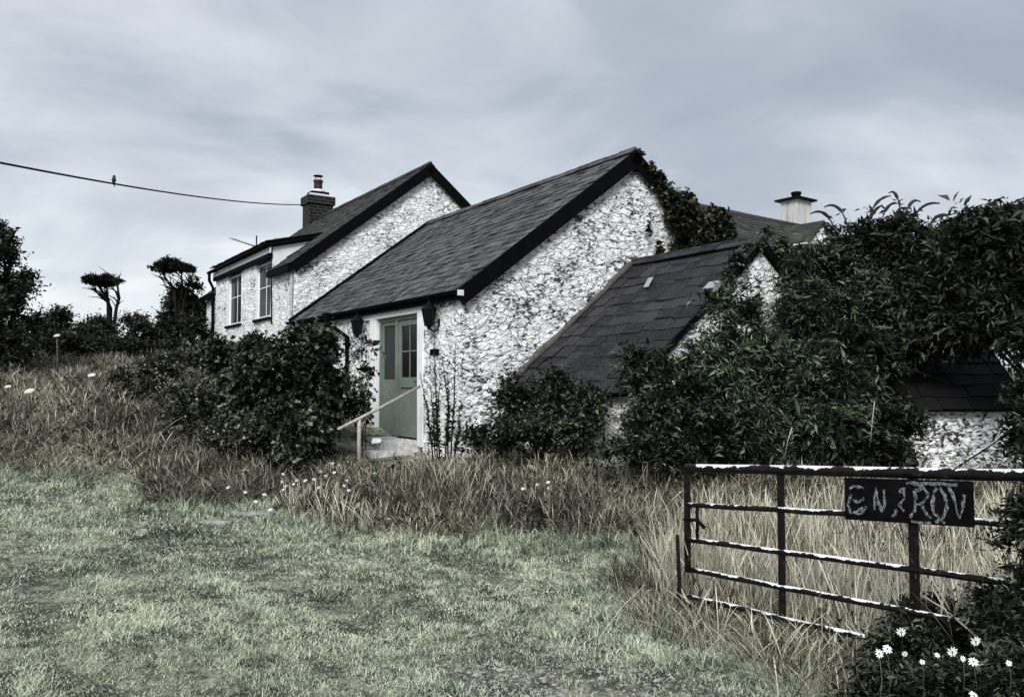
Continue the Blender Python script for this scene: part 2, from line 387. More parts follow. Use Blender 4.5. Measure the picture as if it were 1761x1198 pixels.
def stems(mb, base, blobs, r0=.05, n=None, per=6):
    base=Vector(base)
    for c,r in blobs:
        c=Vector(c)
        m=[base.lerp(c,t)+Vector((random.uniform(-.08,.08),random.uniform(-.08,.08),0)) for t in (0,.35,.7,1)]
        mb.tube(m,[r0,r0*.75,r0*.5,r0*.3],6)
        for i in range(per):
            d=Vector([random.gauss(0,1)*r[j] for j in range(3)])*.55
            mb.tube([c,c+d*.5+Vector((0,0,.05)),c+d],[r0*.3,r0*.2,r0*.08],5)
def shrub(name, bl, n, per, leaf, mat, label, cat='shrub', r0=.04, group=None, stemmat=None, world=False, base=None, part='foliage', **k):
    blobs=bl if world else blobs_px(bl)
    c=np.mean([b[0] for b in blobs],0)
    bx,by=(c[0],c[1]) if base is None else base
    z=gz(bx,by)
    e=empty(name,(bx,by,z),0,label=label,cat=cat,group=group)
    off=np.array([bx,by,z]); blobs=[(b[0]-off,b[1]) for b in blobs]
    parts,_=crown(blobs,n,per,leaf,**k)
    leaf_object(part,parts,M[mat],e)
    mb=MB(); stems(mb,(0,0,-.05),blobs,r0); mb.build('trunk' if cat=='tree' else 'stem',stemmat or M['bark'],e)
    return e

def blades(P, H, lean, W, rnd, segs=3, head=0.0, curl=.5, flat=False):
    n=len(P); a=RNG.uniform(0,2*np.pi,n); ld=np.stack([np.cos(a),np.sin(a),np.zeros(n)],1)
    b=a+np.pi/2+RNG.normal(0,.35,n) if flat else RNG.uniform(0,2*np.pi,n); S=np.stack([np.cos(b),np.sin(b),np.zeros(n)],1)
    V=[]
    for i in range(segs+1):
        t=i/segs
        c=P+np.array([0,0,1])*(H*t*(1-.18*lean*t))[:,None]+ld*(H*lean*(t**(1+curl)))[:,None]
        w=(W*(1-t)**.6 if i<segs else W*0)
        if head and i==segs-1: w=W*head
        if i<segs: V.append(c-S*w[:,None]*.5); V.append(c+S*w[:,None]*.5)
        else: V.append(c)
    m=2*segs+1; V=np.stack(V,1).reshape(-1,3); i0=np.arange(n)*m
    q=[];
    for i in range(segs-1): q.append(np.stack([i0+2*i,i0+2*i+1,i0+2*i+3,i0+2*i+2],1))
    q=np.concatenate(q) if q else np.zeros((0,4),int)
    t=np.stack([i0+2*segs-2,i0+2*segs-1,i0+2*segs],1)
    return V,q,t,np.concatenate([np.tile(rnd,segs-1),rnd])
def inpoly(x,y,poly):
    c=np.zeros(len(x),bool); n=len(poly); j=n-1
    for i in range(n):
        xi,yi=poly[i]; xj,yj=poly[j]
        m=((yi>y)!=(yj>y))&(x<(xj-xi)*(y-yi)/(yj-yi+1e-12)+xi); c^=m; j=i
    return c
def sample(poly,n):
    p=np.array(poly); lo=p.min(0); hi=p.max(0)
    X=[];Y=[];tot=0
    while tot<n:
        x=RNG.uniform(lo[0],hi[0],n); y=RNG.uniform(lo[1],hi[1],n); m=inpoly(x,y,poly); X.append(x[m]);Y.append(y[m]); tot+=m.sum()
    return np.concatenate(X)[:n],np.concatenate(Y)[:n]
def poly_area(p):
    return abs(sum(p[i][0]*p[(i+1)%len(p)][1]-p[(i+1)%len(p)][0]*p[i][1] for i in range(len(p))))/2
def snoise(x,y,s,o=0): return .5+.25*(np.sin(x*s+o)*np.cos(y*s*1.13-o*2)+np.sin(x*s*2.3+y*s*1.7+o*3)*.7+np.sin(y*s*3.1-x*s*1.9+o)*.3)
def tallgrass(name,poly,dens,H,mat,label,lean=.35,W=.006,seed=0,segs=4,head=1.6,tuft=.75,tone=(.0,1.0),avoid=None):
    n=int(poly_area(poly)*dens); nt=max(1,int(n*tuft/14))
    x,y=sample(poly,nt); cnt=14
    tx=np.repeat(x,cnt)+RNG.normal(0,.05,nt*cnt); ty=np.repeat(y,cnt)+RNG.normal(0,.05,nt*cnt)
    x2,y2=sample(poly,max(1,n-nt*cnt)); X=np.r_[tx,x2]; Y=np.r_[ty,y2]
    if avoid is not None:
        m=~avoid(X,Y); X=X[m];Y=Y[m]
    Z=ground(X,Y)
    h=H*(.35+.75*snoise(X,Y,1.6,seed))*RNG.uniform(.45,1.25,len(X))
    r=np.clip(tone[0]+(tone[1]-tone[0])*(RNG.random(len(X))*.6+.45*snoise(X,Y,1.1,seed+4)+RNG.normal(0,.08,len(X))),0,1)
    V,q,t,rr=blades(np.stack([X,Y,Z-.01],1),h,np.abs(RNG.normal(lean,lean*.6,len(X))),W*RNG.uniform(.7,1.5,len(X)),r,segs,head)
    o=mesh_np(name,V,[q,t] ,M[mat],None,rr)
    return tag(o,label,'grass',kind='stuff')

# ================================================================= WORLD / LIGHT / CAMERA
w=bpy.data.worlds.new('World'); sc.world=w; w.use_nodes=True; nt=w.node_tree; nt.nodes.clear()
def wn(t,**k):
    x=nt.nodes.new(t)
    for a,b in k.items(): setattr(x,a,b)
    return x
SUN_EL=math.radians(37); SUN_AZ=math.radians(190)   # azimuth from +Y clockwise: behind the camera
sky=wn('ShaderNodeTexSky',sky_type='NISHITA',sun_disc=False,sun_elevation=SUN_EL,sun_rotation=SUN_AZ)
tc=wn('ShaderNodeTexCoord'); sp=wn('ShaderNodeSeparateXYZ'); nt.links.new(tc.outputs['Generated'],sp.inputs[0])
def wm(op,a,b=0,clamp=False):
    x=wn('ShaderNodeMath',operation=op,use_clamp=clamp)
    for s_,v in zip(x.inputs,(a,b)):
        if isinstance(v,bpy.types.NodeSocket): nt.links.new(v,s_)
        else: s_.default_value=v
    return x.outputs[0]
zz=wm('ADD',wm('MAXIMUM',sp.outputs[2],0),.40)
cx=wm('DIVIDE',sp.outputs[0],zz); cy=wm('DIVIDE',sp.outputs[1],zz)
cb=wn('ShaderNodeCombineXYZ'); nt.links.new(cx,cb.inputs[0]); nt.links.new(cy,cb.inputs[1])
def wnoise(scale,det,off,dist=.3,sx=1):
    m=wn('ShaderNodeMapping'); m.inputs['Location'].default_value=off; m.inputs['Scale'].default_value=(sx,1,1); nt.links.new(cb.outputs[0],m.inputs[0])
    x=wn('ShaderNodeTexNoise'); nt.links.new(m.outputs[0],x.inputs['Vector']); x.inputs['Scale'].default_value=scale; x.inputs['Detail'].default_value=det; x.inputs['Roughness'].default_value=.5; x.inputs['Distortion'].default_value=dist
    return x.outputs['Fac']
n1=wnoise(1.5,7,(5.1,1.7,0),.9,.8); n2=wnoise(5.0,7,(8,2,0),.8,.7)
# cloud deck: thinner and brighter low in the west (left), heavier to the right
f=wm('ADD',wm('MULTIPLY',n1,1.05),wm('MULTIPLY',n2,.45))
f=wm('SUBTRACT',wm('ADD',f,wm('MULTIPLY',sp.outputs[0],.22)),.09)
f=wm('SUBTRACT',f,wm('MULTIPLY',wm('SUBTRACT',.30,wm('MAXIMUM',sp.outputs[2],0),True),.98))
rp=wn('ShaderNodeValToRGB'); nt.links.new(f,rp.inputs[0]); e=rp.color_ramp.elements
e.new(.5); e.new(.5); e.new(.5)
for q,(p,c) in zip(e,[(.26,(.84,.87,.89)),(.44,(.63,.67,.715)),(.58,(.51,.55,.605)),(.72,(.395,.435,.495)),(.9,(.33,.37,.43))]): q.position=p; q.color=(*c,1)
mx=wn('ShaderNodeMix',data_type='RGBA'); mx.inputs[0].default_value=.93
sk=wn('ShaderNodeVectorMath',operation='SCALE'); nt.links.new(sky.outputs[0],sk.inputs[0]); sk.inputs['Scale'].default_value=.12
nt.links.new(sk.outputs[0],mx.inputs[6]); nt.links.new(rp.outputs[0],mx.inputs[7])
bg=wn('ShaderNodeBackground'); nt.links.new(mx.outputs[2],bg.inputs[0]); bg.inputs[1].default_value=.47
ow=wn('ShaderNodeOutputWorld'); nt.links.new(bg.outputs[0],ow.inputs[0])
sun=bpy.data.lights.new('sun','SUN'); sun.energy=1.5; sun.angle=math.radians(24); sun.color=(1,.975,.94)
so=bpy.data.objects.new('sun',sun); COL.objects.link(so)
sd=Vector((math.sin(SUN_AZ)*math.cos(SUN_EL),math.cos(SUN_AZ)*math.cos(SUN_EL),math.sin(SUN_EL)))
so.rotation_euler=(sd).to_track_quat('Z','Y').to_euler()
sc.view_settings.view_transform='Standard'; sc.view_settings.look='None'; sc.view_settings.gamma=1; sc.view_settings.exposure=1.36
cam=bpy.data.cameras.new('camera'); co=bpy.data.objects.new('camera',cam); COL.objects.link(co)
cam.sensor_width=36; cam.lens=36*F/1761; cam.clip_end=2000; co.location=(0,0,EYE); co.rotation_euler=(math.radians(90)+TH,0,0); sc.camera=co

# ================================================================= GROUND
def axis(lo,hi,step,far):
    a=list(np.arange(lo,hi+1e-6,step)); s=step; v=a[-1]
    while v<far: s*=1.35; v+=s; a.append(v)
    s=step; v=a[0]; b=[]
    while v>-far: s*=1.35; v-=s; b.append(v)
    return np.array(b[::-1]+a)
xs=axis(-14,10,.16,900); ys=axis(0,24,.16,900)
GX,GY=np.meshgrid(xs,ys); Z=ground(GX.ravel(),GY.ravel())
nx,ny=len(xs),len(ys); ii=(np.arange(ny-1)[:,None]*nx+np.arange(nx-1)[None]).ravel()
tag(mesh_np('ground',np.stack([GX.ravel(),GY.ravel(),Z],1),[np.stack([ii,ii+1,ii+nx+1,ii+nx],1)],M['soil'],smooth=True),kind='structure')

# ================================================================= COTTAGES
PHI=math.radians(33.6); P0=Vector((-.84,12.8,0))
U=Vector((math.cos(PHI),math.sin(PHI),0)); Vv=Vector((-math.sin(PHI),math.cos(PHI),0))
def W(x,y,z=0): return P0+U*x+Vv*y+Vector((0,0,z))
def grid_wall(name, mat, parent, o, ax, nrm, Lg, bottom, top, holes=(), cell=.07, amp=.028, seed=0):
    """rough rubble face as a displaced grid with a plane body behind; top is a function of s; holes (s0,s1,z0,z1)"""
    o=Vector(o);ax=Vector(ax);nrm=Vector(nrm)
    ss=set(np.round(np.linspace(0,Lg,int(Lg/cell)+1),4))
    for h in holes: ss|={h[0],h[1]}
    ss=sorted(ss)
    tops=[top(s) for s in ss]; tmax=max(tops)
    if holes:
        zs=set(np.round(np.linspace(bottom,tmax,int((tmax-bottom)/cell)+1),4))
        for h in holes: zs|={h[2],h[3]}
        zs=sorted(zs)
    else: zs=list(np.linspace(0,1,int((tmax-bottom)/cell)+1))
    V=[];Fc=[];idx={}
    for i,s in enumerate(ss):
        for j,z in enumerate(zs):
            z_=min(z,tops[i]) if holes else bottom+(tops[i]-bottom)*z
            edge=any(h[0]-1e-4<=s<=h[1]+1e-4 and h[2]-1e-4<=z_<=h[3]+1e-4 for h in holes) or i in (0,len(ss)-1) or j==len(zs)-1
            p=Vector((s*3.5+seed,z_*5,seed))
            d=0 if edge else amp*(noise.noise(p)+.6*noise.noise(p*2.2)+.9*noise.noise(p*.3))
            V.append(o+ax*s+Vector((0,0,z_))+nrm*d)
    nz=len(zs)
    for i in range(len(ss)-1):
        for j in range(nz-1):
            cs=(ss[i]+ss[i+1])/2; cz=(zs[j]+zs[j+1])/2
            if any(h[0]<cs<h[1] and h[2]<cz<h[3] for h in holes): continue
            if holes and zs[j]>=max(tops[i],tops[i+1]): continue
            Fc.append((i*nz+j,(i+1)*nz+j,(i+1)*nz+j+1,i*nz+j+1))
    ob=mesh_np(name,np.array([tuple(v) for v in V]),[np.array(Fc)],mat,parent,smooth=True)
    return ob
def slate_plane(mb, o, al, Lg, upv, Ls, exposure, width, nrm, thick=.014, jit=.012, sag=0):
    """o: lower corner, al: along eave unit, upv: up-slope unit; overlapping individual slates"""
    o,al,upv,nrm=map(Vector,(o,al,upv,nrm)); rows=int(Ls/exposure)+1
    for r_ in range(rows):
        t=r_*exposure; ln=min(exposure*1.45,Ls-t+.03)
        if ln<.05: continue
        x=-(width*.5 if r_%2 else 0)*random.uniform(.85,1.15)
        while x<Lg:
            wd=width*random.uniform(.78,1.22); a=max(0,x); b=min(Lg,x+wd)
            if b-a>.03:
                sg=-sag*math.sin(math.pi*min(1,max(0,((a+b)/2)/Lg)))
                low=random.uniform(-jit,jit)+(random.uniform(-.06,-.02) if random.random()<.03 else 0); lift=random.uniform(.0,.012)+(.012 if random.random()<.08 else 0)
                p=o+al*(a+.004)+upv*(t+low)+nrm*(.022+lift+sg)
                skew=al*random.uniform(-.006,.006)
                mb.obox(p, al*(b-a-.008), upv*ln-nrm*(.018)+skew, nrm*thick)
            x+=wd
def gable_house(name, x0,x1,y0,y1,eave,ridge,over=.12,vo=.10,label='',mats=('rubble_mid','slate_mid'),expo=.24,sw=.27,seed=0,bottom=-.3,front_holes=(),front_top=None,barge=.25,sag=0,cat='cottage',near_lift=0,jit=.012,near_barge=True,notch=None):
    e=empty(name,W(x0,y0,0),PHI,label=label,cat=cat)
    w_=x1-x0; Ln=y1-y0; mid=w_/2
    tz=lambda s: eave+(ridge-eave)*(1-abs(s-mid)/mid)
    m=M[mats[0]]
    grid_wall('gable_wall',m,e,(0,0,0),(1,0,0),(0,-1,0),w_,bottom,lambda s:tz(s)-.03,seed=seed)
    ft=front_top or (lambda s: eave-.03)
    grid_wall('front_wall',m,e,(0,0,0),(0,1,0),(-1,0,0),Ln,bottom,ft,front_holes,seed=seed+5)
    mb=MB(); mb.box(w_-.02,w_,0.02,Ln,bottom,eave-.03); mb.prism([(0,Ln,bottom),(w_,Ln,bottom),(w_,Ln,eave-.04),(mid,Ln,ridge-.04),(0,Ln,eave-.04)],(0,-.04,0))
    mb.box(.35,w_-.3,.35,Ln-.3,bottom,bottom+.02)
    mb.build('rear_wall',m,e)
    # roof
    sl=math.hypot(mid,ridge-eave); ux,uz=mid/sl,(ridge-eave)/sl
    Lt=Ln+vo
    rf=MB()
    lo=over
    # structural deck
    for sgn,ex in ((1,0),(-1,w_)):
        oo=Vector((ex-sgn*ux*lo,-vo,eave-uz*lo)); up=Vector((sgn*ux,0,uz)); nr=Vector((-sgn*uz,0,ux))
        segs=[(0,Lt,0)]
        if notch and sgn==1: segs=[(0,notch[0]+vo,0),(notch[0]+vo,notch[1]+vo,lo+.14),(notch[1]+vo,Lt,0)]
        for ya,yb,t0 in segs:
            o1=oo+Vector((0,ya,0))+up*t0
            rf.obox(o1-nr*.03,(0,yb-ya,0),up*(sl+lo-t0),nr*.035,r=.1)
            slate_plane(rf,o1-up*(.03 if t0==0 else 0),(0,1,0),yb-ya,up,sl+lo+.02-t0,expo,sw,nr,jit=jit,sag=sag)
    roof=rf.build('roof',M[mats[1]],e)
    rt=MB(); y=-vo
    while y<Ln-.05:
        b=min(y+.42,Ln)
        zc=ridge+.035+random.uniform(-.006,.006)
        for sgn in (1,-1):
            up=Vector((sgn*ux,0,uz)); nr=Vector((-sgn*uz,0,ux))
            rt.obox(Vector((mid,y,zc+.03))-up*.17-nr*.0,(0,b-y-.008,0),up*.168,nr*.022)
        rt.tube([(mid,y,zc+.03),(mid,b-.008,zc+.03)],.045,8)
        y=b
    rt.build('ridge_tiles',M[mats[1]],roof)
    if near_barge:
        bb=MB()
        for sgn,ex in ((1,0),(-1,w_)):
            up=Vector((sgn*ux,0,uz)); nr=Vector((-sgn*uz,0,ux))
            oo=Vector((ex-sgn*ux*(lo+.05),-vo-.035,eave-uz*(lo+.05)))
            lw=sl+lo+.05
            # board tapering slightly, split in lengths
            bb.obox(oo-nr*(barge-.02),(0,.035,0),up*lw,nr*(barge+.015)*1.0)
        bb.build('bargeboard',M['black'],e)
    return e,roof,dict(w=w_,L=Ln,mid=mid,ux=ux,uz=uz,sl=sl,lo=lo,vo=vo)

# --- middle cottage (B)
DS0,DS1,DZ0,DZ1=1.44,3.22,.66,2.90
cot,roofB,gb=gable_house('cottage',0,7.44,0,8.22,3.20,5.98,label='white rubble stone cottage with sage green door and slate roof, between taller cottage and outhouse',
    mats=('rubble_mid','slate_mid'),expo=.225,sw=.24,front_holes=[(DS0,DS1,DZ0,DZ1)],seed=3,jit=.016)
# reveals and smooth whitewashed surround
mb=MB()
mb.box(0.002,.34,DS1,DS1+.06,DZ0,DZ1+.06); mb.box(0.002,.34,DS0-.06,DS0,DZ0,DZ1+.06); mb.box(0.002,.34,DS0,DS1,DZ1,DZ1+.06)
# raised render band around opening
mb.box(-.035,.001,DS0-.20,DS0,DZ0-.1,DZ1+.0,j=.006); mb.box(-.035,.001,DS1,DS1+.28,DZ0-.1,DZ1,j=.006); mb.box(-.034,.001,DS0-.22,DS1+.62,DZ1,DZ1+.17,j=.006)
mb.build('door_surround',M['render'],cot)
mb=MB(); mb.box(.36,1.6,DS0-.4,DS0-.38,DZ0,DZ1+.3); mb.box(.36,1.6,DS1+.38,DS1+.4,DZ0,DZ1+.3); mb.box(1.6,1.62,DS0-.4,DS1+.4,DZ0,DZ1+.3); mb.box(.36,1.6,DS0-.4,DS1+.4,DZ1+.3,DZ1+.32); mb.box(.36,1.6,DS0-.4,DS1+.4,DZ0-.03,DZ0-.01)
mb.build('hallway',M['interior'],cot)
# door set: plane x = .24 ; frame, side panel and door
dx=.075
fr=MB()

for a,b in ((DS0,DS0+.07),(DS0+.98,DS0+1.06),(DS1-.07,DS1)): fr.box(dx-.03,dx+.09,a,b,DZ0,DZ1)
fr.box(dx-.028,dx+.088,DS0+.07,DS0+.98,DZ1-.07,DZ1); fr.box(dx-.028,dx+.088,DS0+1.06,DS1-.07,DZ1-.07,DZ1)
frame=fr.build('door_frame',M['sage'],cot)
d=MB(); a0,a1=DS0+.075,DS0+.975; z0,z1=DZ0+.03,DZ1-.08; zr=z0+1.02
d.box(dx,dx+.045,a0,a0+.13,z0,z1); d.box(dx,dx+.045,a1-.11,a1,z0,z1)
d.box(dx+.001,dx+.044,a0+.13,a1-.11,z0,z0+.18); d.box(dx+.001,dx+.044,a0+.13,a1-.11,zr-.1,zr+.06); d.box(dx+.001,dx+.044,a0+.13,a1-.11,z1-.10,z1)
d.box(dx+.018,dx+.035,a0+.13,a1-.11,z0+.18,zr-.1)
d.box(dx-.012,dx+.0,a0+.12,a1-.10,zr-.125,zr-.10); d.box(dx-.03,dx-.001,a0+.02,a1-.02,z0,z0+.05)
door=d.build('door',M['sage'],cot)
d=MB(); d.box(dx+.022,dx+.028,a0+.13,a1-.11,zr+.06,z1-.10); d.build('window_pane',M['glass'],door)
d=MB(); ac=(a0+a1)/2+.01; d.box(dx+.008,dx+.036,ac-.011,ac+.011,zr+.06,z1-.10); zc=(zr+.06+z1-.10)/2; d.box(dx+.009,dx+.035,a0+.13,ac-.012,zc-.011,zc+.011); d.box(dx+.009,dx+.035,ac+.012,a1-.11,zc-.011,zc+.011)
d.build('glazing_bar',M['sage'],door)
d=MB(); d.tube([(dx-.001,a0+.06,zr-.02),(dx-.05,a0+.06,zr-.02),(dx-.05,a0+.15,zr-.02)],.011,8); d.box(dx-.006,dx-.0005,a0+.035,a0+.085,zr-.12,zr+.05); d.build('handle',M['iron'],door)
d=MB(); b0,b1=DS0+1.062,DS1-.072
d.box(dx,dx+.045,b0,b0+.07,z0,z1+.01); d.box(dx,dx+.045,b1-.07,b1,z0,z1+.01); d.box(dx+.001,dx+.044,b0+.07,b1-.07,z0,zr+.02); d.box(dx+.001,dx+.044,b0+.07,b1-.07,z1-.06,z1+.01)
pn=d.build('side_panel',M['sage'],cot)
d=MB(); d.box(dx+.02,dx+.03,b0+.07,b1-.07,zr+.02,z1-.06); d.build('window_pane',M['sage_dark'],pn)
# eave gutter + fascia
g=MB(); g.box(-.115,-.085,-.10,8.2,3.20-.20,3.20-.055); g.box(-.085,-.003,-.06,8.2,3.03,3.05)
g.build('fascia',M['black'],cot)
g=MB(); pts=[]
for k in range(9):
    t=math.pi*k/8; pts.append((-.175-.058*math.cos(t),-.058*math.sin(t)))
outer=pts; inner=[(-.175-.048*math.cos(math.pi*k/8),-.048*math.sin(math.pi*k/8)) for k in range(8,-1,-1)]
zt=3.135
g.prism([(x,-.12,zt+z) for x,z in outer+inner],(0,8.3,0)); g.build('gutter',M['black'],cot)
g=MB(); g.box(-.125,-.02,-.155,-.137,3.06,3.15,j=.004); g.build('gutter_end',M['white'],cot)
# downpipe with hopper
dp=MB(); s0=5.35; s1=4.62
dp.tube([(-.175,s0,3.10),(-.175,s0,2.92),(-.06,s1,2.62),(-.06,s1,.9)],.05,10)
dp.add([(-.30,s0-.12,3.16),(-.05,s0-.12,3.16),(-.05,s0+.12,3.16),(-.30,s0+.12,3.16),(-.23,s0-.06,2.92),(-.12,s0-.06,2.92),(-.12,s0+.06,2.92),(-.23,s0+.06,2.92)],[(0,1,2,3),(7,6,5,4),(0,4,5,1),(1,5,6,2),(2,6,7,3),(3,7,4,0)])
for z in (2.45,1.6): dp.box(-.12,-.003,s1-.075,s1+.075,z,z+.05)
dp.build('downpipe',M['black'],cot)
# --- taller cottage (A)
OY=8.24
hA=[(1.95,3.35,3.42,4.98),(4.85,6.45,3.42,4.98)]
dorm=(1.80,7.95); dz=5.28
tal,roofA,ga=gable_house('tall_cottage',-.0,7.48,OY,OY+9.25,4.68,7.62,label='taller whitewashed stone cottage with brick chimney and two upstairs windows at far left',
    mats=('rubble_tall','slate_tall'),expo=.22,sw=.27,seed=11,bottom=.5,front_holes=hA,front_top=lambda s: dz-.12 if dorm[0]<s<dorm[1] else 4.65,notch=dorm,jit=.012)
# verge of roof B against A: mortar + slate edge
mb=MB(); mb.obox((-gb['ux']*.15,8.10,3.2-gb['uz']*.15+.05),(0,.13,0),(gb['ux']*(gb['sl']+.12),0,gb['uz']*(gb['sl']+.12)),(-.03,0,.05)); mb.build('verge_board',M['black'],cot)
# dormer: roof, cheeks, fascia
rise=.25; tin=1.5; 
dm=MB(); dm.prism([(-.11,dorm[0]-.12,dz),(-.11,dorm[0]-.12,dz+.10),(tin,dorm[0]-.12,dz+.10+rise*(tin+.18)),(tin,dorm[0]-.12,dz+rise*(tin+.18))],(0,dorm[1]-dorm[0]+.24,0))
dmo=dm.build('dormer_roof',M['black'],tal)
sp_=MB(); slp=math.hypot(1,rise)
slate_plane(sp_,(-.20,dorm[0]-.13,dz+.105),(0,1,0),dorm[1]-dorm[0]+.26,(1/slp,0,rise/slp),(tin+.1)*slp,.22,.27,(-rise/slp,0,1/slp)); sp_.build('slates',M['slate_tall'],dmo)
ck=MB()
for yy in (dorm[0],dorm[1]-.1):
    ck=MB(); ck.prism([(.01,yy,4.6),(.01,yy,dz),(1.45,yy,dz+rise*1.45),(1.3,yy,5.2)],(0,.10,0)); ck.build('dormer_cheek',M['white'],tal)
fs=MB(); fs.box(-.09,-.05,dorm[0]-.05,dorm[1]+.05,dz-.17,dz-.005,j=.004); fs.build('fascia',M['white'],tal)
fs=MB(); fs.box(-.11,-.005,dorm[0]-.02,dorm[1],dz-.29,dz-.175,j=.004); fs.tube([(-.2,dorm[0]-.12,dz+.03),(-.2,dorm[1]+.25,dz+.0)],.055,8); fs.build('gutter',M['black'],tal)
fs=MB(); fs.tube([(-.2,dorm[1]+.1,dz),(-.2,dorm[1]+.1,dz-.25),(-.07,dorm[1]+.12,dz-.5),(-.07,dorm[1]+.12,2.0)],.05,8)
fs.build('downpipe',M['black'],tal)
fs=MB(); fs.tube([(-.05,.04,4.55),(-.05,.04,1.5)],.035,8); fs.build('downpipe',M['zinc'],tal)
fs=MB(); fs.tube([(-.03,dorm[0]+.02,dz-.25),(-.04,dorm[0]-.05,4.4),(-.03,dorm[0]-.02,3.9),(-.03,dorm[0]-.08,3.2)],.018,6); fs.build('cable',M['black'],tal)
for ya,yb in ((-.1,dorm[0]-.13),(dorm[1]+.13,9.25)):
    fs=MB(); fs.box(-.2,-.1,ya,yb,4.42,4.58); fs.build('eaves_board',M['black'],tal)
for i,(a,b,z0_,z1_) in enumerate(hA):
    fr=MB(); fr.box(.10,.17,a,a+.05,z0_,z1_); fr.box(.10,.17,b-.05,b,z0_,z1_); c_=(a+b)/2; fr.box(.10,.17,c_-.025,c_+.025,z0_,z1_)
    for p,q in ((a+.05,c_-.025),(c_+.025,b-.05)):
        fr.box(.101,.169,p,q,z0_,z0_+.08); fr.box(.101,.169,p,q,z1_-.07,z1_)
        zz_=(z0_+z1_)/2+.1; fr.box(.1055,.155,p,q,zz_-.012,zz_+.012)
    wfo=fr.build('window',M['white'],tal)
    g=MB(); g.box(.106,.112,a+.05,c_-.025,z0_+.08,z1_-.07); g.box(.106,.112,c_+.025,b-.05,z0_+.08,z1_-.07); g.build('pane',M['glass'],wfo)
    s=MB(); s.box(-.07,.10,a-.08,b+.08,z0_-.07,z0_-.003); s.build('sill',M['black'],wfo)
    r=MB(); r.box(.0,.3,a-.02,a,z0_,z1_); r.build('reveal',M['render'],wfo); r=MB(); r.box(.0,.3,b,b+.02,z0_,z1_); r.build('reveal',M['render'],wfo)
    r=MB(); r.box(.19,.21,b-.30,b-.08,z0_+.05,z1_-.05); (r.build('curtain',M['curtain'],wfo) if i==0 else None)
    r=MB(); r.box(.42,.44,a-.3,b+.3,z0_-.2,z1_+.1); r.build('dark_backing',M['interior'],wfo)  # dark panel behind the panes, standing in for the unlit room
# chimney on the far end of the ridge
ch=MB(); cy=8.75; mx_=3.74
ch.box(mx_-.45,mx_+.45,cy-.36,cy+.36,6.8,8.12); ch.box(mx_-.51,mx_+.51,cy-.42,cy+.42,8.12,8.42)
cho=ch.build('chimney',M['brick'],roofA)
c2=MB(); c2.prism([(mx_-.40,cy-.34,8.421),(mx_+.40,cy-.34,8.421),(mx_+.40,cy+.34,8.421),(mx_-.40,cy+.34,8.421)],(0,0,.08)); c2.lathe([(.26,8.60),(.24,8.68),(.17,8.72)],(mx_,cy,0),12); c2.build('flaunching',M['white'],cho)
c2=MB(); c2.box(mx_-.33,mx_+.33,cy-.28,cy+.28,8.501,8.60,j=.008); c2.build('coping',M['iron'],cho)
c2=MB(); c2.lathe([(.15,8.70),(.155,8.85),(.15,8.98),(.175,9.0),(.18,9.06),(.15,9.07)],(mx_,cy,0),14); c2.build('chimney_pot',M['terracotta'],cho)
c2=MB(); c2.lathe([(.02,9.27),(.18,9.23),(.18,9.215),(.02,9.20)],(mx_,cy,0),16)
for k in range(4):
    t=k*math.pi/2+.4; c2.tube([(mx_+.13*math.cos(t),cy+.13*math.sin(t),9.05),(mx_+.13*math.cos(t),cy+.13*math.sin(t),9.22)],.008,5)
c2.build('cowl',M['iron'],cho)
# --- front outhouse (C)
out,roofC,gc=gable_house('outhouse',.95,6.49,-2.95,-.01,1.62,3.88,label='small whitewashed stone outhouse with large slates built against the cottage gable, half overgrown',
    mats=('rubble_out','slate_out'),expo=.285,sw=.36,over=.10,vo=.05,seed=21,front_holes=[(1.15,2.35,.3,1.25)],jit=.04,cat='outhouse',near_barge=False,sag=.03)
mb=MB(); mb.box(.12,.17,1.15,2.35,.3,1.25); mb.build('plank_door',M['iron'],out)
mb=MB(); mb.box(-.13,-.10,1.15,2.93,1.44,1.485,j=.004); mb.build('fascia',M['white'],out)
mb=MB(); mb.box(-.12,-.01,-.02,2.93,1.485,1.53); 
up=Vector((gc['ux'],0,gc['uz'])); nr=Vector((-gc['uz'],0,gc['ux']))
mb.obox(Vector((-.05,-.06,1.62-.02))-nr*.10,(0,.05,0),up*(gc['sl']),nr*.09); up2=Vector((-gc['ux'],0,gc['uz'])); nr2=Vector((gc['uz'],0,gc['ux']))
mb.obox(Vector((5.59,-.08,1.60))-nr2*.13,(0,.07,0),up2*(gc['sl']),nr2*.14); mb.build('verge_board',M['black'],out)
mb=MB()   # mortar fillet where the outhouse roof meets the gable
pp=[Vector((-.1,2.86,1.56))+up*t+nr*(.05+random.uniform(-.015,.02)) for t in np.linspace(0,gc['sl']+.05,18)]
mb.tube(pp,[.06+random.uniform(-.025,.02) for _ in pp],7)
mb.build('mortar_fillet',M['mortar'],out)
mb=MB(); q=Vector((-.05,-.10,1.66))+up*2.15; mb.obox(q-nr*.02,(0,.015,0),up*.20,nr*.08); mb.obox(q+nr*.06,(0,.20,0),up*.18,nr*.008); mb.build('flashing',M['zinc'],out)
mb=MB(); q=Vector((0,1.65,1.62))+up*2.55+nr*.055; mb.obox(q,(.0,.12,0),up*.3+Vector((0,.12,0)),nr*.01); mb.build('patch',M['stone_grey'],roofC)
mb=MB(); mb.box(1.35,1.50,-.09,.0,.9,1.75,j=.01); mb.box(1.25,1.6,-.07,.0,.55,.92,j=.02); mb.build('gate_pier',M['streaked'],out)

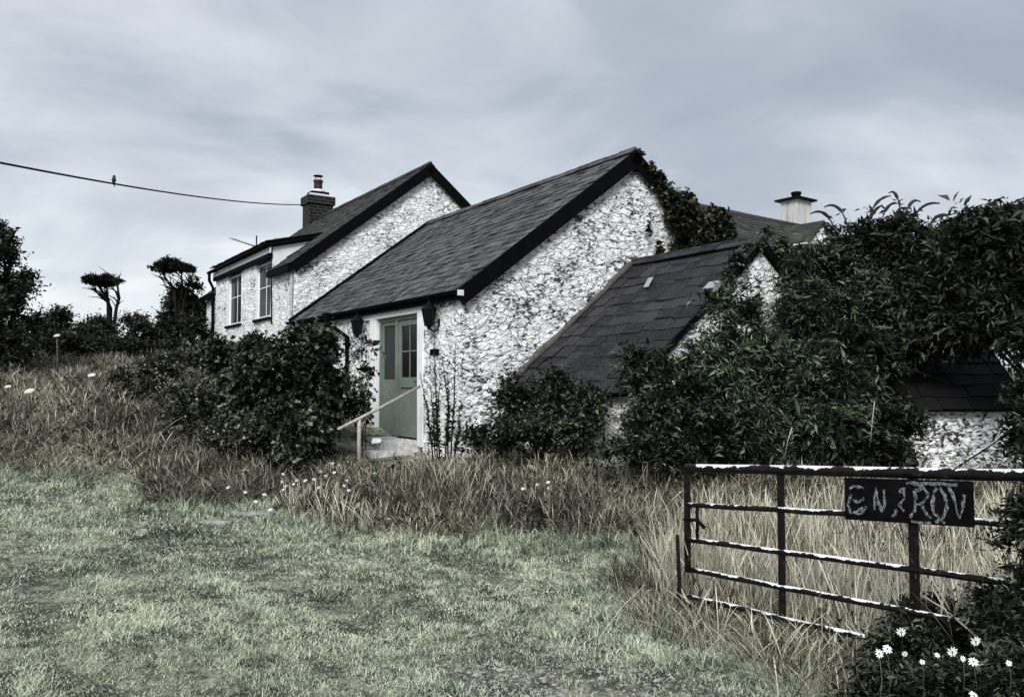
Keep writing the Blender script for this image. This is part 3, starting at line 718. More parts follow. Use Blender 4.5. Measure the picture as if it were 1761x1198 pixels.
# --- stone shed at right
SH=math.radians(-8); sp0=at(1500,700,10.3)
shx,shy=sp0.x,sp0.y
e=empty('stone_shed',(shx,shy,0),SH,label='low white rubble stone shed with dark slate roof behind the gate at right',cat='shed')
swd=1.58
grid_wall('front_wall',M['rubble_shed'],e,(0,0,0),(1,0,0),(0,-1,0),swd+.02,-.1,lambda s:1.37,cell=.06,amp=.04,seed=31)
# battered corner buttress
mb=MB(); mb.prism([(swd,0,-.1),(swd,0,1.36),(swd+.08,0.0,1.36),(swd+.36,0,.2),(swd+.4,0,-.1)],(0,2.4,0)); mb.box(0,.05,.03,2.4,-.1,1.36); mb.box(0,swd,2.35,2.4,-.1,1.9); mb.build('side_wall',M['rubble_shed'],e)
rf=MB(); upS=Vector((0,math.cos(.6),math.sin(.6))); nrS=Vector((0,-math.sin(.6),math.cos(.6)))
rf.obox(Vector((-.25,-.16,1.34))-nrS*.03,(2.1,0,0),upS*2.2,nrS*.035,r=.1)
slate_plane(rf,Vector((-.25,-.18,1.33)),(1,0,0),2.1,upS,2.25,.26,.32,nrS,jit=.02); rf.build('roof',M['slate_dark'],e)
mb=MB(); mb.tube([(swd+.28,-.12,1.3),(swd+.5,-.12,.1)],.03,7); mb.build('downpipe',M['black'],e)

# --- house far behind at right (E)
a=at(1185,352,25); b=at(1392,374,29)
ang=math.atan2(b.y-a.y,b.x-a.x); Le=(b-a).length
e=empty('distant_house',(a.x,a.y,0),ang,label='distant slate roofed house behind the cottages with a pale square chimney above the bushes',cat='house')
zr_=a.z; dW=3.2; dzr=2.6
rf=MB(); us=Vector((0,dW,dzr)).normalized(); sl=math.hypot(dW,dzr); nr_=Vector((0,-us.z,us.y))
slate_plane(rf,Vector((-1.5,-dW,zr_-dzr)),(1,0,0),Le+1.5,us,sl,.26,.3,nr_); rf.obox(Vector((-1.5,-dW,zr_-dzr))-nr_*.04,(Le+1.5,0,0),us*sl,nr_*.04,r=.2)
us2=Vector((0,-dW,dzr)).normalized(); nr2_=Vector((0,us2.z,us2.y)); rf.obox(Vector((-1.5,dW,zr_-dzr))-nr2_*.04,(Le+1.5,0,0),us2*sl,nr2_*.06,r=.3)
# hipped right end
rf.add([(Le,0,zr_),(Le,-dW,zr_-dzr),(Le+1.6,-dW,zr_-dzr),(Le+1.6,dW,zr_-dzr),(Le,dW,zr_-dzr)],[(0,1,2),(0,2,3),(0,3,4)],r=.3)
ro=rf.build('roof',M['slate_far'],e)
mb=MB(); mb.tube([(-1.5,0,zr_+.03),(Le*.5,0,zr_+.01),(Le,0,zr_+.02)],.09,8); mb.build('ridge_tiles',M['slate_tall'],ro)
mb=MB(); mb.box(-1.4,Le+1.5,-dW+.2,dW-.2,.5,zr_-dzr+.05); mb.build('wall',M['render'],e)
mb=MB(); mb.box(Le-.86,Le+.05,-.05,.62,zr_-.9,zr_+1.0); c_=mb.build('chimney',M['streaked'],ro)
mb=MB(); mb.box(Le-1.02,Le+.20,-.2,.78,zr_+1.0,zr_+1.06,j=.01); mb.build('capping',M['iron'],c_)
mb=MB(); mb.lathe([(.17,.0),(.16,.2),(.19,.22),(.19,.28),(.13,.30)],(Le-.4,.28,zr_+1.061),12); mb.build('chimney_pot',M['iron'],c_)
mb=MB(); gx=at(1412,384,26)-Vector((a.x,a.y,0)); gx=Vector((gx.x*math.cos(-ang)-gx.y*math.sin(-ang),gx.x*math.sin(-ang)+gx.y*math.cos(-ang),gx.z))
mb.prism([(gx.x-.85,gx.y,gx.z-.75),(gx.x+.75,gx.y,gx.z-.75),(gx.x,gx.y,gx.z)],(-.0,2.2,0)); dmr=mb.build('dormer',M['render'],e)
mb=MB()
for sg in (1,-1): mb.obox((gx.x,gx.y-.12,gx.z+.02),(sg*.8,0,-.75),(0,2.5,0),(0,0,.07))
mb.build('dormer_roof',M['slate_far'],dmr)

# ================================================================= SMALL THINGS BY THE DOOR
def lantern():
    e=empty('wall_lantern',(0,0,0))
    m=MB(); m.lathe([(.09,-.20),(.15,.10),(.155,.115)],(0,0,0),6,sm=False); m.build('glass_body',M['glass'],e)
    m=MB(); m.lathe([(.175,.115),(.17,.13),(.055,.24),(.05,.27),(.03,.28)],(0,0,0),6,sm=False); m.lathe([(.012,.27),(.022,.30),(.012,.33),(.018,.35),(.004,.40)],(0,0,0),8); m.build('cap',M['iron'],e)
    m=MB()
    for k in range(6):
        t=2*math.pi*(k+.5)/6; m.tube([(.092*math.cos(t),.092*math.sin(t),-.2),(.153*math.cos(t),.153*math.sin(t),.115)],.009,5)
    m.lathe([(.03,-.30),(.05,-.24),(.10,-.22),(.10,-.195)],(0,0,0),6,sm=False)
    m.tube([(0,0,-.26),(.10,0,-.34),(.20,0,-.30),(.24,0,-.20)],.018,7); m.tube([(0,0,-.22),(.12,0,-.16),(.24,0,-.12)],.012,6); m.box(.235,.26,-.05,.05,-.38,-.06)
    m.build('bracket',M['iron'],e)
    return e
l1=lantern(); tag(l1,'black six sided lantern on the white wall just right of the green door','lantern',group='lanterns either side of the door')
l1.scale=(.80,)*3; l1.location=W(-.185,.71,2.80); l1.rotation_euler=(0,0,PHI)
l2=copy_tree(l1); l2['label']='black lantern left of the green door, half hidden by the leafy shrub beside the downpipe'; l2.location=W(-.185,3.78,2.80)
mb=MB(); mb.box(-.045,-.01,.69,.95,-.05,.05,j=.006); mb.tube([(-.04,.80,.05),(-.04,.78,.45)],.006,5)
o=mb.build('name_plaque',M['black'],None); o.location=W(0,0,2.19); o.rotation_euler=(0,0,PHI); tag(o,'small dark plaque on the white wall below the right lantern','plaque')
# handrail
pa,pb=at(581,738,12.0),at(722,664,13.35)
e=empty('handrail',(pa.x,pa.y,gz(pa.x,pa.y)),label='pale weathered wooden handrail sloping down from the green door',cat='handrail')
off=Vector((pa.x,pa.y,gz(pa.x,pa.y)))
mb=MB(); mb.tube([pa-off,(pa.lerp(pb,.5)+Vector((0,0,-.012)))-off,pb-off],[.024,.026,.024],9); mb.build('rail',M['pole'],e)
for t in (.24,):
    q=pa.lerp(pb,t)-off; mb=MB(); mb.tube([q-Vector((0,0,.02)),(q.x,q.y,gz(q.x+off.x,q.y+off.y)-off.z-.05)],.03,8); mb.build('post',M['pole'],e)
# doorstep and loose stones
def rock(name,c,s,mat,label,cat='stone',group=None,seed=0,sub=3):
    import bmesh
    bm=bmesh.new(); bmesh.ops.create_icosphere(bm,subdivisions=sub,radius=1)
    for v in bm.verts:
        n=noise.noise(v.co*1.3+Vector((seed*3.1,0,0)))*.45+noise.noise(v.co*3+Vector((seed,5,0)))*.15
        v.co=v.co*(1+n); v.co=Vector([math.copysign(min(abs(q),.82),q) for q in v.co]); v.co=Vector((v.co.x*s[0],v.co.y*s[1],v.co.z*s[2]))
    me=bpy.data.meshes.new(name); bm.to_mesh(me); bm.free(); me.materials.append(mat)
    o=bpy.data.objects.new(name,me); COL.objects.link(o); o.location=c
    return tag(o,label,cat,group)
st=MB()
for k in range(7):
    y=DS0+.02+k*.265; st.box(-.42+random.uniform(-.05,.05),.30,y,y+.255,.30,.655+random.uniform(-.015,.0),j=.012)
for k in range(5):
    y=DS0+.1+k*.3; st.box(-.80+random.uniform(-.05,.05),-.44,y,y+.29,.2,.50+random.uniform(-.015,.015),j=.015)
o=st.build('doorstep',M['stone'],None); o.location=W(0,0,0); o.rotation_euler=(0,0,PHI); tag(o,'rough pale stone doorstep under the sage green door','doorstep')
for i,(px,py,Y,s,lb) in enumerate([(805,775,11.9,.17,'largest white boulder against the foot of the cottage wall'),(835,768,11.8,.11,'small white boulder beside the largest at the wall foot, nearer the outhouse'),(648,758,12.3,.06,'yellowish lichened stone at the left end of the doorstep'),(790,742,12.1,.10,'white stone leaning on the cottage wall among dark stems')]):
    p=at(px,py,Y); rock('boulder',(p.x,p.y,p.z),(s*1.5,s,s*.9),M['stone'],lb,seed=i+1)
for i,(px,py,s,lb) in enumerate([(430,884,(.34,.16,.05),'flat pale stone slab at the lawn edge left of the tall grass'),(372,899,(.22,.10,.035),'thin flat stone slab just left of the larger slab on the lawn edge')]):
    g_=gpt(px,py); rock('stone_slab',(g_[0],g_[1],gz(*g_)-.012),s,M['stone_grey'],lb,'stone slab',seed=i+8)

# ================================================================= WIRE, BIRD, AERIAL
w0=at(-120,256,9.0); wk=W(3.3,OY+8.4,8.05); w1=Vector((wk.x,wk.y,wk.z))
Yb=None
def wirept(t):
    p=w0.lerp(w1,t); return p-Vector((0,0,.55*4*t*(1-t)*.35))
mb=MB(); mb.tube([wirept(t) for t in np.linspace(0,1,60)],.017,6); o=mb.build('overhead_wire',M['wire'],None); tag(o,'black overhead wire sagging from the sky at left to the brick chimney','wire')
best=min(np.linspace(0,1,2000),key=lambda t:abs((880.5+F*wirept(t).x/wirept(t).y)-189)); bp=wirept(best)
mb=MB(); mb.lathe([(.008,-.10),(.02,-.05),(.045,.0),(.06,.05),(.058,.10),(.04,.14),(.036,.165),(.042,.19),(.036,.215),(.012,.235)],(0,0,.03),10)
mb.tube([(0,.03,.05),(.02,.07,-.02),(.02,.09,-.12)],[.03,.022,.008],6); mb.tube([(0,-.03,.225),(0,-.065,.22)],[.012,.003],5); mb.tube([(.02,0,.05),(.02,0,.0)],.006,4); mb.tube([(-.02,0,.05),(-.02,0,.0)],.006,4)
o=mb.build('bird',M['feather'],None); o.location=bp+Vector((0,0,.015)); o.scale=(.62,.62,.50); o.rotation_euler=(0,.05,.5); tag(o,'small dark bird perched upright on the overhead wire','bird')
ap=at(441,424,24); e=empty('tv_aerial',ap,label='thin tv aerial standing on the dormer roof of the tall cottage',cat='aerial')
mb=MB(); mb.tube([(0,0,-.35),(0,0,.33)],.02,6); mb.build('mast',M['iron'],e)
mb=MB(); A_=Vector((.08,0,-.03)); B_=Vector((-.72,-.1,.23)); mb.tube([A_,B_],.018,6); mb.build('boom',M['zinc'],e)
mb=MB()
for k in range(9):
    p=A_.lerp(B_,k/8.5+.03); mb.tube([p-Vector((.04,.2,.02)),p+Vector((.04,.2,.02))],.01,5)
mb.tube([A_+Vector((-.2,0,-.12)),A_+Vector((.1,0,-.05))],.014,5); mb.build('elements',M['iron'],e)

# ================================================================= GATE
G0=Vector((1.31,6.0,0)); gd=Vector((.544,-.839,0)); GL=2.95; slope=.075
e=empty('field_gate',(G0.x,G0.y,gz(G0.x,G0.y)),math.atan2(gd.y,gd.x),label='black metal five bar field gate with flaking white paint and signboard at right',cat='gate')
zb=-gz(G0.x,G0.y)
def gp(s,z): return Vector((s,0,z+zb+slope*s))
def rail(name,z,r,s0=0,s1=GL,dz0=0,dz1=0):
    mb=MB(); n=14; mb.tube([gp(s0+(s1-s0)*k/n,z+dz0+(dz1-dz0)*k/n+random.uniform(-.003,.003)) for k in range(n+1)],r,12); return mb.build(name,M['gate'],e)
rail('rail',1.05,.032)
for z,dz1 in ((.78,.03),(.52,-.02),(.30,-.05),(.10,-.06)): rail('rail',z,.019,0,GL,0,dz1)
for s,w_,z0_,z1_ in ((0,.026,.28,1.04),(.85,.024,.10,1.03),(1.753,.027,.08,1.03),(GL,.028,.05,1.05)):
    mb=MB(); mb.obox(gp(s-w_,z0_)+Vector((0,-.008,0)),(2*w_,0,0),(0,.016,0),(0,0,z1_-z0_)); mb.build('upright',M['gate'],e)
mb=MB(); mb.tube([gp(.10,.78),gp(.10,.52)],.012,6); mb.tube([gp(-.03,.665),gp(.10,.67),gp(.17,.62)],.014,6); mb.build('latch',M['iron'],e)
# signboard
s0_,s1_=1.346,2.10
def brd(s,z,y=-.035): return Vector((s,y,z+zb+slope*s))
mb=MB(); mb.prism([brd(s0_,.765),brd(s1_,.775),brd(s1_,1.015),brd(s0_,1.015)],(0,.014,0)); sg=mb.build('signboard',M['board'],e)
mb=MB()
def stroke(pts,w=.012):
    P_=[brd(s0_+(s1_-s0_)*u,.775+.225*v,-.036) for u,v in pts]; Q=[]
    for a_,b_ in zip(P_,P_[1:]):
        for k in range(3): Q.append(a_.lerp(b_,k/3)+Vector((random.uniform(-.004,.004),0,random.uniform(-.004,.004))))
    Q.append(P_[-1]); n=len(Q); L_=[];R_=[]
    for i_,p in enumerate(Q):
        d_=(Q[min(i_+1,n-1)]-Q[max(i_-1,0)]).normalized(); q=Vector((-d_.z,0,d_.x))*w*random.uniform(.3,1.0)
        L_.append(p+q); R_.append(p-q)
    for i_ in range(n-1): mb.prism([L_[i_],R_[i_],R_[i_+1],L_[i_+1]],(0,-.0015-.0003*(i_%2),0))
strokes=[[(.06,.62),(.03,.35),(.05,.12),(.11,.2),(.16,.3)],[(.04,.8),(.10,.85),(.17,.8)],[(.07,.5),(.12,.42),(.17,.55)],[(.10,.12),(.15,.16),(.19,.34)],
 [(.26,.25),(.265,.55),(.27,.8),(.29,.5),(.32,.22)],[(.34,.3),(.34,.8)],[(.44,.3),(.43,.18),(.40,.12)],[(.46,.75),(.50,.85),(.50,.6),(.46,.4),(.50,.28)],
 [(.54,.12),(.58,.30),(.59,.6),(.58,.8)],[(.59,.8),(.65,.88),(.69,.7),(.63,.5),(.59,.46)],[(.63,.48),(.66,.28),(.70,.14)],
 [(.74,.85),(.71,.55),(.73,.25),(.78,.12),(.82,.4),(.81,.72),(.77,.88),(.74,.85)],[(.83,.95),(.87,.7),(.89,.35),(.91,.2),(.93,.45),(.945,.75)],[(.74,.04),(.77,.14),(.80,.04)],
 [(.52,.99),(.62,.97),(.72,.985),(.9,.975)],[(.55,.04),(.7,.03)]]
for s_ in strokes:
    mb=MB(); stroke(s_); mb.build('lettering',M['letter'],sg)
# latch post with stump
gpz=gz(G0.x-.05,G0.y)
mb=MB(); mb.tube([(0,0,-.1),(.01,0,.3),(0,.01,.62)],[.017,.016,.015],8); o=mb.build('gate_post',M['bark'],None); o.location=(G0.x-.07,G0.y+.02,gpz); tag(o,'thin dark stake beside the free end of the gate','post')

# ================================================================= SHRUBS AND TREES
shrub('rounded_shrub',[(490,645,12.8,105,68),(420,630,13.4,66,52),(540,660,13.2,58,62),(510,600,12.9,72,48),(560,700,13.6,50,46),(440,700,12.4,85,58),(375,625,14.2,42,38),(500,740,12,95,55),(545,600,12.7,38,36),(510,775,11.8,58,34),(505,800,11.0,50,30),(450,760,11.8,70,34)],  # lowest blobs added as dark fill for the shadow gap by the tussock
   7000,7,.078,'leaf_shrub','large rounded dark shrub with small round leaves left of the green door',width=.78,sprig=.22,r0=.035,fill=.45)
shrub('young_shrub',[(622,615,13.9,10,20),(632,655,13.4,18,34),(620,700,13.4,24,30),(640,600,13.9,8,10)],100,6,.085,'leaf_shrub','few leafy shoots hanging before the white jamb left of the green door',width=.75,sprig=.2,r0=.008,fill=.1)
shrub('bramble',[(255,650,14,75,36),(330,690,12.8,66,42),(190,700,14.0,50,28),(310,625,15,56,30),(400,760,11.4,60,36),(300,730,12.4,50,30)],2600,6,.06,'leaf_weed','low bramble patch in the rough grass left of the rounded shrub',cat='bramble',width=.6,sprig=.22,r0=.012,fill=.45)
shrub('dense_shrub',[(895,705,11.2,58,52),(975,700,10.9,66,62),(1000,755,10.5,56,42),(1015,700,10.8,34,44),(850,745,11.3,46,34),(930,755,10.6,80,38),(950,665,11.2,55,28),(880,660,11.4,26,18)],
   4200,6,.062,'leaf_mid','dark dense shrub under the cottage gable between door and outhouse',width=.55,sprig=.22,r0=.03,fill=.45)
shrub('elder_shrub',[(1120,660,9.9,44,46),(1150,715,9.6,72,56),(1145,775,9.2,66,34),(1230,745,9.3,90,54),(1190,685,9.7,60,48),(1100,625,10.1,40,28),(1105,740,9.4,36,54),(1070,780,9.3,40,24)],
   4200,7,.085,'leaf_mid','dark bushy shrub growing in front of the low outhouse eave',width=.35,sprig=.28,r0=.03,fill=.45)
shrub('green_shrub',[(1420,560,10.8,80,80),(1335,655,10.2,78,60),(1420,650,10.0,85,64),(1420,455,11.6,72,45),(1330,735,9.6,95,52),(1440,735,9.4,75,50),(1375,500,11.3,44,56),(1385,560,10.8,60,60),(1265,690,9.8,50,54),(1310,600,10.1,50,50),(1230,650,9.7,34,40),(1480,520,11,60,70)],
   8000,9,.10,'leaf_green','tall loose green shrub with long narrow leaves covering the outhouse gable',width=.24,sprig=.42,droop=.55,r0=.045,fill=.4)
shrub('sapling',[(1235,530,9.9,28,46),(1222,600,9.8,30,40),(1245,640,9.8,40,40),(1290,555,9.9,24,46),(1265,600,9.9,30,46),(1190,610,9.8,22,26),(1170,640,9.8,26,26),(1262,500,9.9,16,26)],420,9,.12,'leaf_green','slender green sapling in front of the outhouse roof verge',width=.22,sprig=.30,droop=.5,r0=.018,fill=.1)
bud=shrub('buddleia',[(1520,480,11.8,95,60),(1470,440,11.9,60,44),(1580,440,11.6,60,48),(1530,405,11.8,70,44),(1460,405,11.9,40,34),(1600,415,11.6,36,34),(1500,550,11,80,60)],
   2600,8,.13,'leaf_dark','buddleia with arching dark flower spikes against the sky',width=.28,sprig=.38,droop=.5,r0=.04,fill=.35)
mb=MB(); bo=Vector(bud.location); bl_=[]
for px,py,ox,oy in [(1428,362,-30,0),(1450,352,-28,-2),(1500,345,28,-14),(1520,352,22,-8),(1545,330,-14,-4),(1560,345,20,-4),(1575,352,36,-8),(1600,370,28,-6),(1615,378,26,-4),(1440,385,-26,2),(1535,370,14,-20),(1480,385,-18,-6),(1560,385,24,-10),(1495,365,20,-18),(1625,385,18,-12)]:
    a_=at(px-ox*.3,py+42,11.8)-bo; m_=at(px,py,11.8)-bo; b_=at(px+ox*.65,py+oy*.3-3,11.8)-bo; c_=at(px+ox*1.15,py+oy+6,11.7)-bo
    N_=11; P_=[]
    for k in range(N_):
        t=k/(N_-1); P_.append(a_*(1-t)**3+m_*3*t*(1-t)**2+b_*3*t*t*(1-t)+c_*t**3)
    for k in range(16):
        q=P_[0].lerp(P_[4],random.uniform(-.6,1)); bl_.append((tuple(q),(random.gauss(0,1),random.gauss(0,.7),random.uniform(-.5,1.0))))
    mb.tube(P_,[(.010 if k<4 else .021*(1-((k-4)/7)**1.6)+.004)*random.uniform(.8,1.2) for k in range(N_)],7)
mb.build('flower_spike_cluster',M['spike'],bud); _n=len(bl_); _P=np.array([q[0] for q in bl_]); _D=norm(np.array([q[1] for q in bl_])); _L=RNG.uniform(.06,.15,_n); leaf_object('upper_leaves',[leaf_arrays(_P,_D,_L,_L*.3,RNG.random(_n)*.7)],M['leaf_dark'],bud); 
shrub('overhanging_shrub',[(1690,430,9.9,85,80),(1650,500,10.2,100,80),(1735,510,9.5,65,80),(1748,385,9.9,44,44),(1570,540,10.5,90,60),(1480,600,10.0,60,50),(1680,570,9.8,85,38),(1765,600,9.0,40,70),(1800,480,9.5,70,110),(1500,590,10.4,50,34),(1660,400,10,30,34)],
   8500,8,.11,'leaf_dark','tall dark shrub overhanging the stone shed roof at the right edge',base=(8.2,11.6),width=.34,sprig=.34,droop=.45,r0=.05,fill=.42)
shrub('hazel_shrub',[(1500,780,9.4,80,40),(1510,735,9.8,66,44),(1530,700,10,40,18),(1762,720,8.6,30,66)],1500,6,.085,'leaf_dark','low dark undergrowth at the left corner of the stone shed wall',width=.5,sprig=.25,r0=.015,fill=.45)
# ivy on the cottage gable
shrub('ivy',[(1098,266,14.8,9,9),(1112,284,14.9,11,12),(1128,305,15.0,13,14),(1146,325,15.1,15,16),(1162,347,15.2,19,20),(1175,370,15.3,26,28),(1180,395,15.3,34,40),(1185,435,15.3,36,36),(1215,395,15.7,36,32),(1238,405,15.8,24,22),(1210,430,15.5,44,26),(1128,430,14.95,12,22),(1118,395,14.93,5,26)],
   6500,5,.062,'leaf_ivy','thick ivy climbing the right verge of the cottage gable','ivy',width=.8,sprig=.07,droop=.2,fill=.45,bough=.55,r0=.012,base=(W(6.0,-.1).x,W(6.0,-.1).y))
shrub('ivy',[(1296,425,12.3,16,12),(1270,450,12.1,18,12),(1318,400,12.5,10,8),(1345,430,12.6,14,24),(1250,475,12,10,9),(1365,450,12.7,16,20)],500,5,.07,'leaf_green','small patch of ivy on the outhouse roof verge','ivy',width=.6,sprig=.13,r0=.008,base=(W(4.2,-3.1).x,W(4.2,-3.1).y))
# dark upright stems right of the door
e=empty('dock_plant',W(-.5,.7,gz(*W(-.5,.7).xy)),label='tall dead stems of dock against the white wall right of the green door',cat='weed')
mb=MB(); lv=[]; eo=Vector(e.location)
for px,py,bx in [(746,590,752),(770,640,765),(783,590,775),(722,640,745),(757,655,756),(740,660,748),(790,700,780),(820,720,790),(760,610,770)]:
    top=at(px,py,12.0)-eo; b_=at(bx,790,11.7)-eo
    mid_=b_.lerp(top,.5)+Vector((random.uniform(-.05,.05),0,.02)); mb.tube([b_,mid_,top],[.012,.009,.004],5)
    for t in np.linspace(.15,.97,46):
        p=b_.lerp(mid_,t*2) if t<.5 else mid_.lerp(top,t*2-1)
        k_=3 if t<.75 else 1
        for _ in range(k_): lv.append((tuple(p),(random.gauss(0,1),random.gauss(0,.6),random.uniform(.2,1.8)),random.uniform(.04,.09)*(1.25-t*.85)))
mb.build('stem',M['bark'],e)
Pl=np.array([l[0] for l in lv]);Dl=norm(np.array([l[1] for l in lv]));Ll=np.array([l[2] for l in lv])
leaf_object('foliage',[leaf_arrays(Pl,Dl,Ll,Ll*.45,RNG.random(len(lv))*.8)],M['leaf_mid'],e)
# left side: tree, hedge, windswept trees
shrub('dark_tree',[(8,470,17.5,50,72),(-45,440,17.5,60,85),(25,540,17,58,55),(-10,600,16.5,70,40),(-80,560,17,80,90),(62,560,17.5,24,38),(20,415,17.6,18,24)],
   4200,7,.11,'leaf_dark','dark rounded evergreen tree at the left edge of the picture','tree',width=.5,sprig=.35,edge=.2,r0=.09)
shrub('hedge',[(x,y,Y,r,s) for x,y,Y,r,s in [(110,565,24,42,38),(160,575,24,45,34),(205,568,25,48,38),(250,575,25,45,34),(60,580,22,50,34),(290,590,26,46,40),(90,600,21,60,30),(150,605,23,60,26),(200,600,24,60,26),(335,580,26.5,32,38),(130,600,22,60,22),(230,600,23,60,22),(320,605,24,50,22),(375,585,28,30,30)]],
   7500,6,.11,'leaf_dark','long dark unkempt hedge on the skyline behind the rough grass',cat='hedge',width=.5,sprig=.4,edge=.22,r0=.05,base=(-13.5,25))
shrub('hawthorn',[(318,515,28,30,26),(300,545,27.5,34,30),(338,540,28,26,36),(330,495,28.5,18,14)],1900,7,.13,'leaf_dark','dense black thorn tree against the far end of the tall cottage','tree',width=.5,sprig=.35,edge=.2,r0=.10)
def windswept(bx,by,Y,trunks,pads,label):
    b=at(bx,by,Y); z=gz(b.x,b.y); e=empty('windswept_tree',(b.x,b.y,z),label=label,cat='tree',group='windswept trees on the skyline'); off=Vector((b.x,b.y,z))
    mb=MB()
    for t in trunks:
        pts=[Vector((b.x,b.y,z))-off]+[at(px,py,Y+random.uniform(-.3,.3))-off for px,py in t]; n=len(pts)
        mb.tube(pts,[.075*(1-.72*i/(n-1)) for i in range(n)],6)
        for i in range(2,n):
            for _ in range(6):
                p=pts[i-1].lerp(pts[i],random.random()); q=p+Vector((random.uniform(-.6,.15),random.uniform(-.4,.4),random.uniform(.1,.55))); mb.tube([p,p.lerp(q,.5)+Vector((0,0,.06)),q],[.022,.015,.006],5)
    mb.build('trunk',M['bark'],e)
    bl=[(np.array(c)-np.array(off),r) for c,r in blobs_px(pads)]
    parts,_=crown(bl,1500,6,.075,width=.55,sprig=.09,fill=.5,up=.0,droop=.1,bough=.5); leaf_object('crown',parts,M['leaf_dark'],e)
windswept(190,535,27,[[(190,530),(186,520),(175,500),(165,487)],[(188,525),(184,505),(183,485)],[(200,530),(205,512),(202,490),(193,480)],[(186,520),(172,508),(164,500)]],[(159,484,27,10,4.5,.8),(174,481,27,12,6,.9),(187,478,27,8,5.5,.7),(168,485,27,12,3,.8)],'lone windswept tree with a flat wind cut crown on the skyline, left of the other')
windswept(310,530,27,[[(308,525),(303,508),(290,485),(278,468)],[(310,520),(314,495),(312,470)],[(316,520),(322,495),(330,478)],[(300,500),(285,492)]],[(277,463,27,9,4.5,.8),(290,459,27,10,6,.9),(305,456,27,15,7.5,1),(318,460,27,9,6,.8),(332,476,27,5,4,.5)],'larger windswept tree with flat wind cut crown beside the black thorn tree')
# foreground right foliage over the gate end
shrub('gate_bush',[(1768,1000,3.9,34,60),(1778,880,4.0,36,60),(1778,800,4.1,26,40),(1740,1080,3.9,50,50),(1650,1095,4.5,90,40),(1760,1170,3.6,70,60),(1560,1165,4.4,80,34),(1670,1175,3.9,100,40),(1700,1040,4.2,40,32),(1750,935,4.1,34,40),(1600,1060,4.7,60,24),(1500,1190,4.2,80,30),(1560,1110,4.5,70,34)],
   3600,7,.046,'leaf_mid','dark leafy undergrowth around the gate in the bottom right corner',width=.36,sprig=.14,droop=.35,r0=.006,fill=.4)
# ================================================================= GRASS
def inhouse(X,Y):
    lx=(X-P0.x)*U.x+(Y-P0.y)*U.y; ly=(X-P0.x)*Vv.x+(Y-P0.y)*Vv.y
    return ((lx>-.05)&(lx<7.5)&(ly>-.05)&(ly<18))|((lx>.9)&(lx<6.5)&(ly>-3.0)&(ly<.1))|((lx>-.9)&(lx<0)&(ly>DS0-.1)&(ly<DS1+.1))
def gpoly(pts): return [gpt(*p) for p in pts]
bank_edge=gpoly([(-150,812),(60,818),(150,822),(225,815),(238,840),(262,868),(340,872),(420,868),(465,862),(480,850)])
bank=bank_edge+[(-2.4,12.0),(-4.2,15.5),(-6.5,19.5),(-10.5,26),(-17,27),(-15,14)]
band_edge=gpoly([(470,878),(520,900),(600,915),(700,925),(800,928),(900,930),(1000,926),(1080,930),(1120,960),(1140,1010),(1185,1075),(1290,1105),(1400,1120),(1500,1150)])
band=band_edge+[(2.6,4.0),(5.5,4.5),(8,8.0),(6,9.4),(3,10.2),(1.2,10.0),(0,11.4),(-1.4,11.6),(-2.7,11.6)]
shadow_gap=gpoly([(475,838),(560,822),(610,800),(600,775),(520,770),(455,790)])  # grass thinned out here to stand in for black shadow beside the shrub
_ih=inhouse
def inhouse(X,Y): return _ih(X,Y)|(inpoly(X,Y,shadow_gap)&(RNG.random(len(X))<.8))
def onpath(X,Y): 
    return inhouse(X,Y)
front=[p for p in band]
tallgrass('rough_grass',bank,1250,.34,'straw_dim','tall dry and green rough grass covering the bank at left',.95,.0058,1,avoid=inhouse,tone=(-.30,1.38))
tallgrass('rough_grass',bank,200,.50,'straw_pale','pale seeding grass stems standing above the bank at left',.60,.005,5,avoid=inhouse,tone=(-.3,1.0))
# centre strip in front of the cottage
def left_of_gate(X,Y): return ((X-G0.x)*.839+(Y-G0.y)*.544)
tallgrass('meadow_grass',band,1400,.30,'straw_dim','rough green and brown grass in front of the cottage and behind the gate',.75,.0045,2,avoid=inhouse,tone=(-.32,1.32))
tallgrass('meadow_grass',band,480,.44,'straw_pale','straw coloured seeding grass in front of the cottage',.40,.0042,3,avoid=inhouse,tone=(-.35,1.0))
gatef=[(1.05,6.3),(1.5,5.3),(2.0,4.6),(2.7,3.9),(6,4.6),(5.4,7.0),(3.6,8.0),(1.6,8.0)]
tallgrass('pale_grass',gatef,1000,.66,'straw_pale','tall pale bleached grass standing behind the metal gate',.26,.0048,6,tone=(.1,1.05),avoid=lambda X,Y: (left_of_gate(X,Y)<.08)|inhouse(X,Y))
gfront=gpoly([(1045,1000),(1130,935),(1190,1010),(1300,1050),(1440,1080),(1480,1150),(1480,1230),(1360,1230),(1290,1150),(1185,1120),(1090,1080)])
tallgrass('pale_grass',gfront,1500,.30,'straw_dim','dry grass tufts spilling out beneath the free end of the gate',.75,.0040,7,tone=(-.2,1.2))
tallgrass('pale_grass',gfront,160,.42,'straw_pale','pale stalks leaning over the lawn in front of the gate',.7,.0035,9,tone=(.1,1.0))
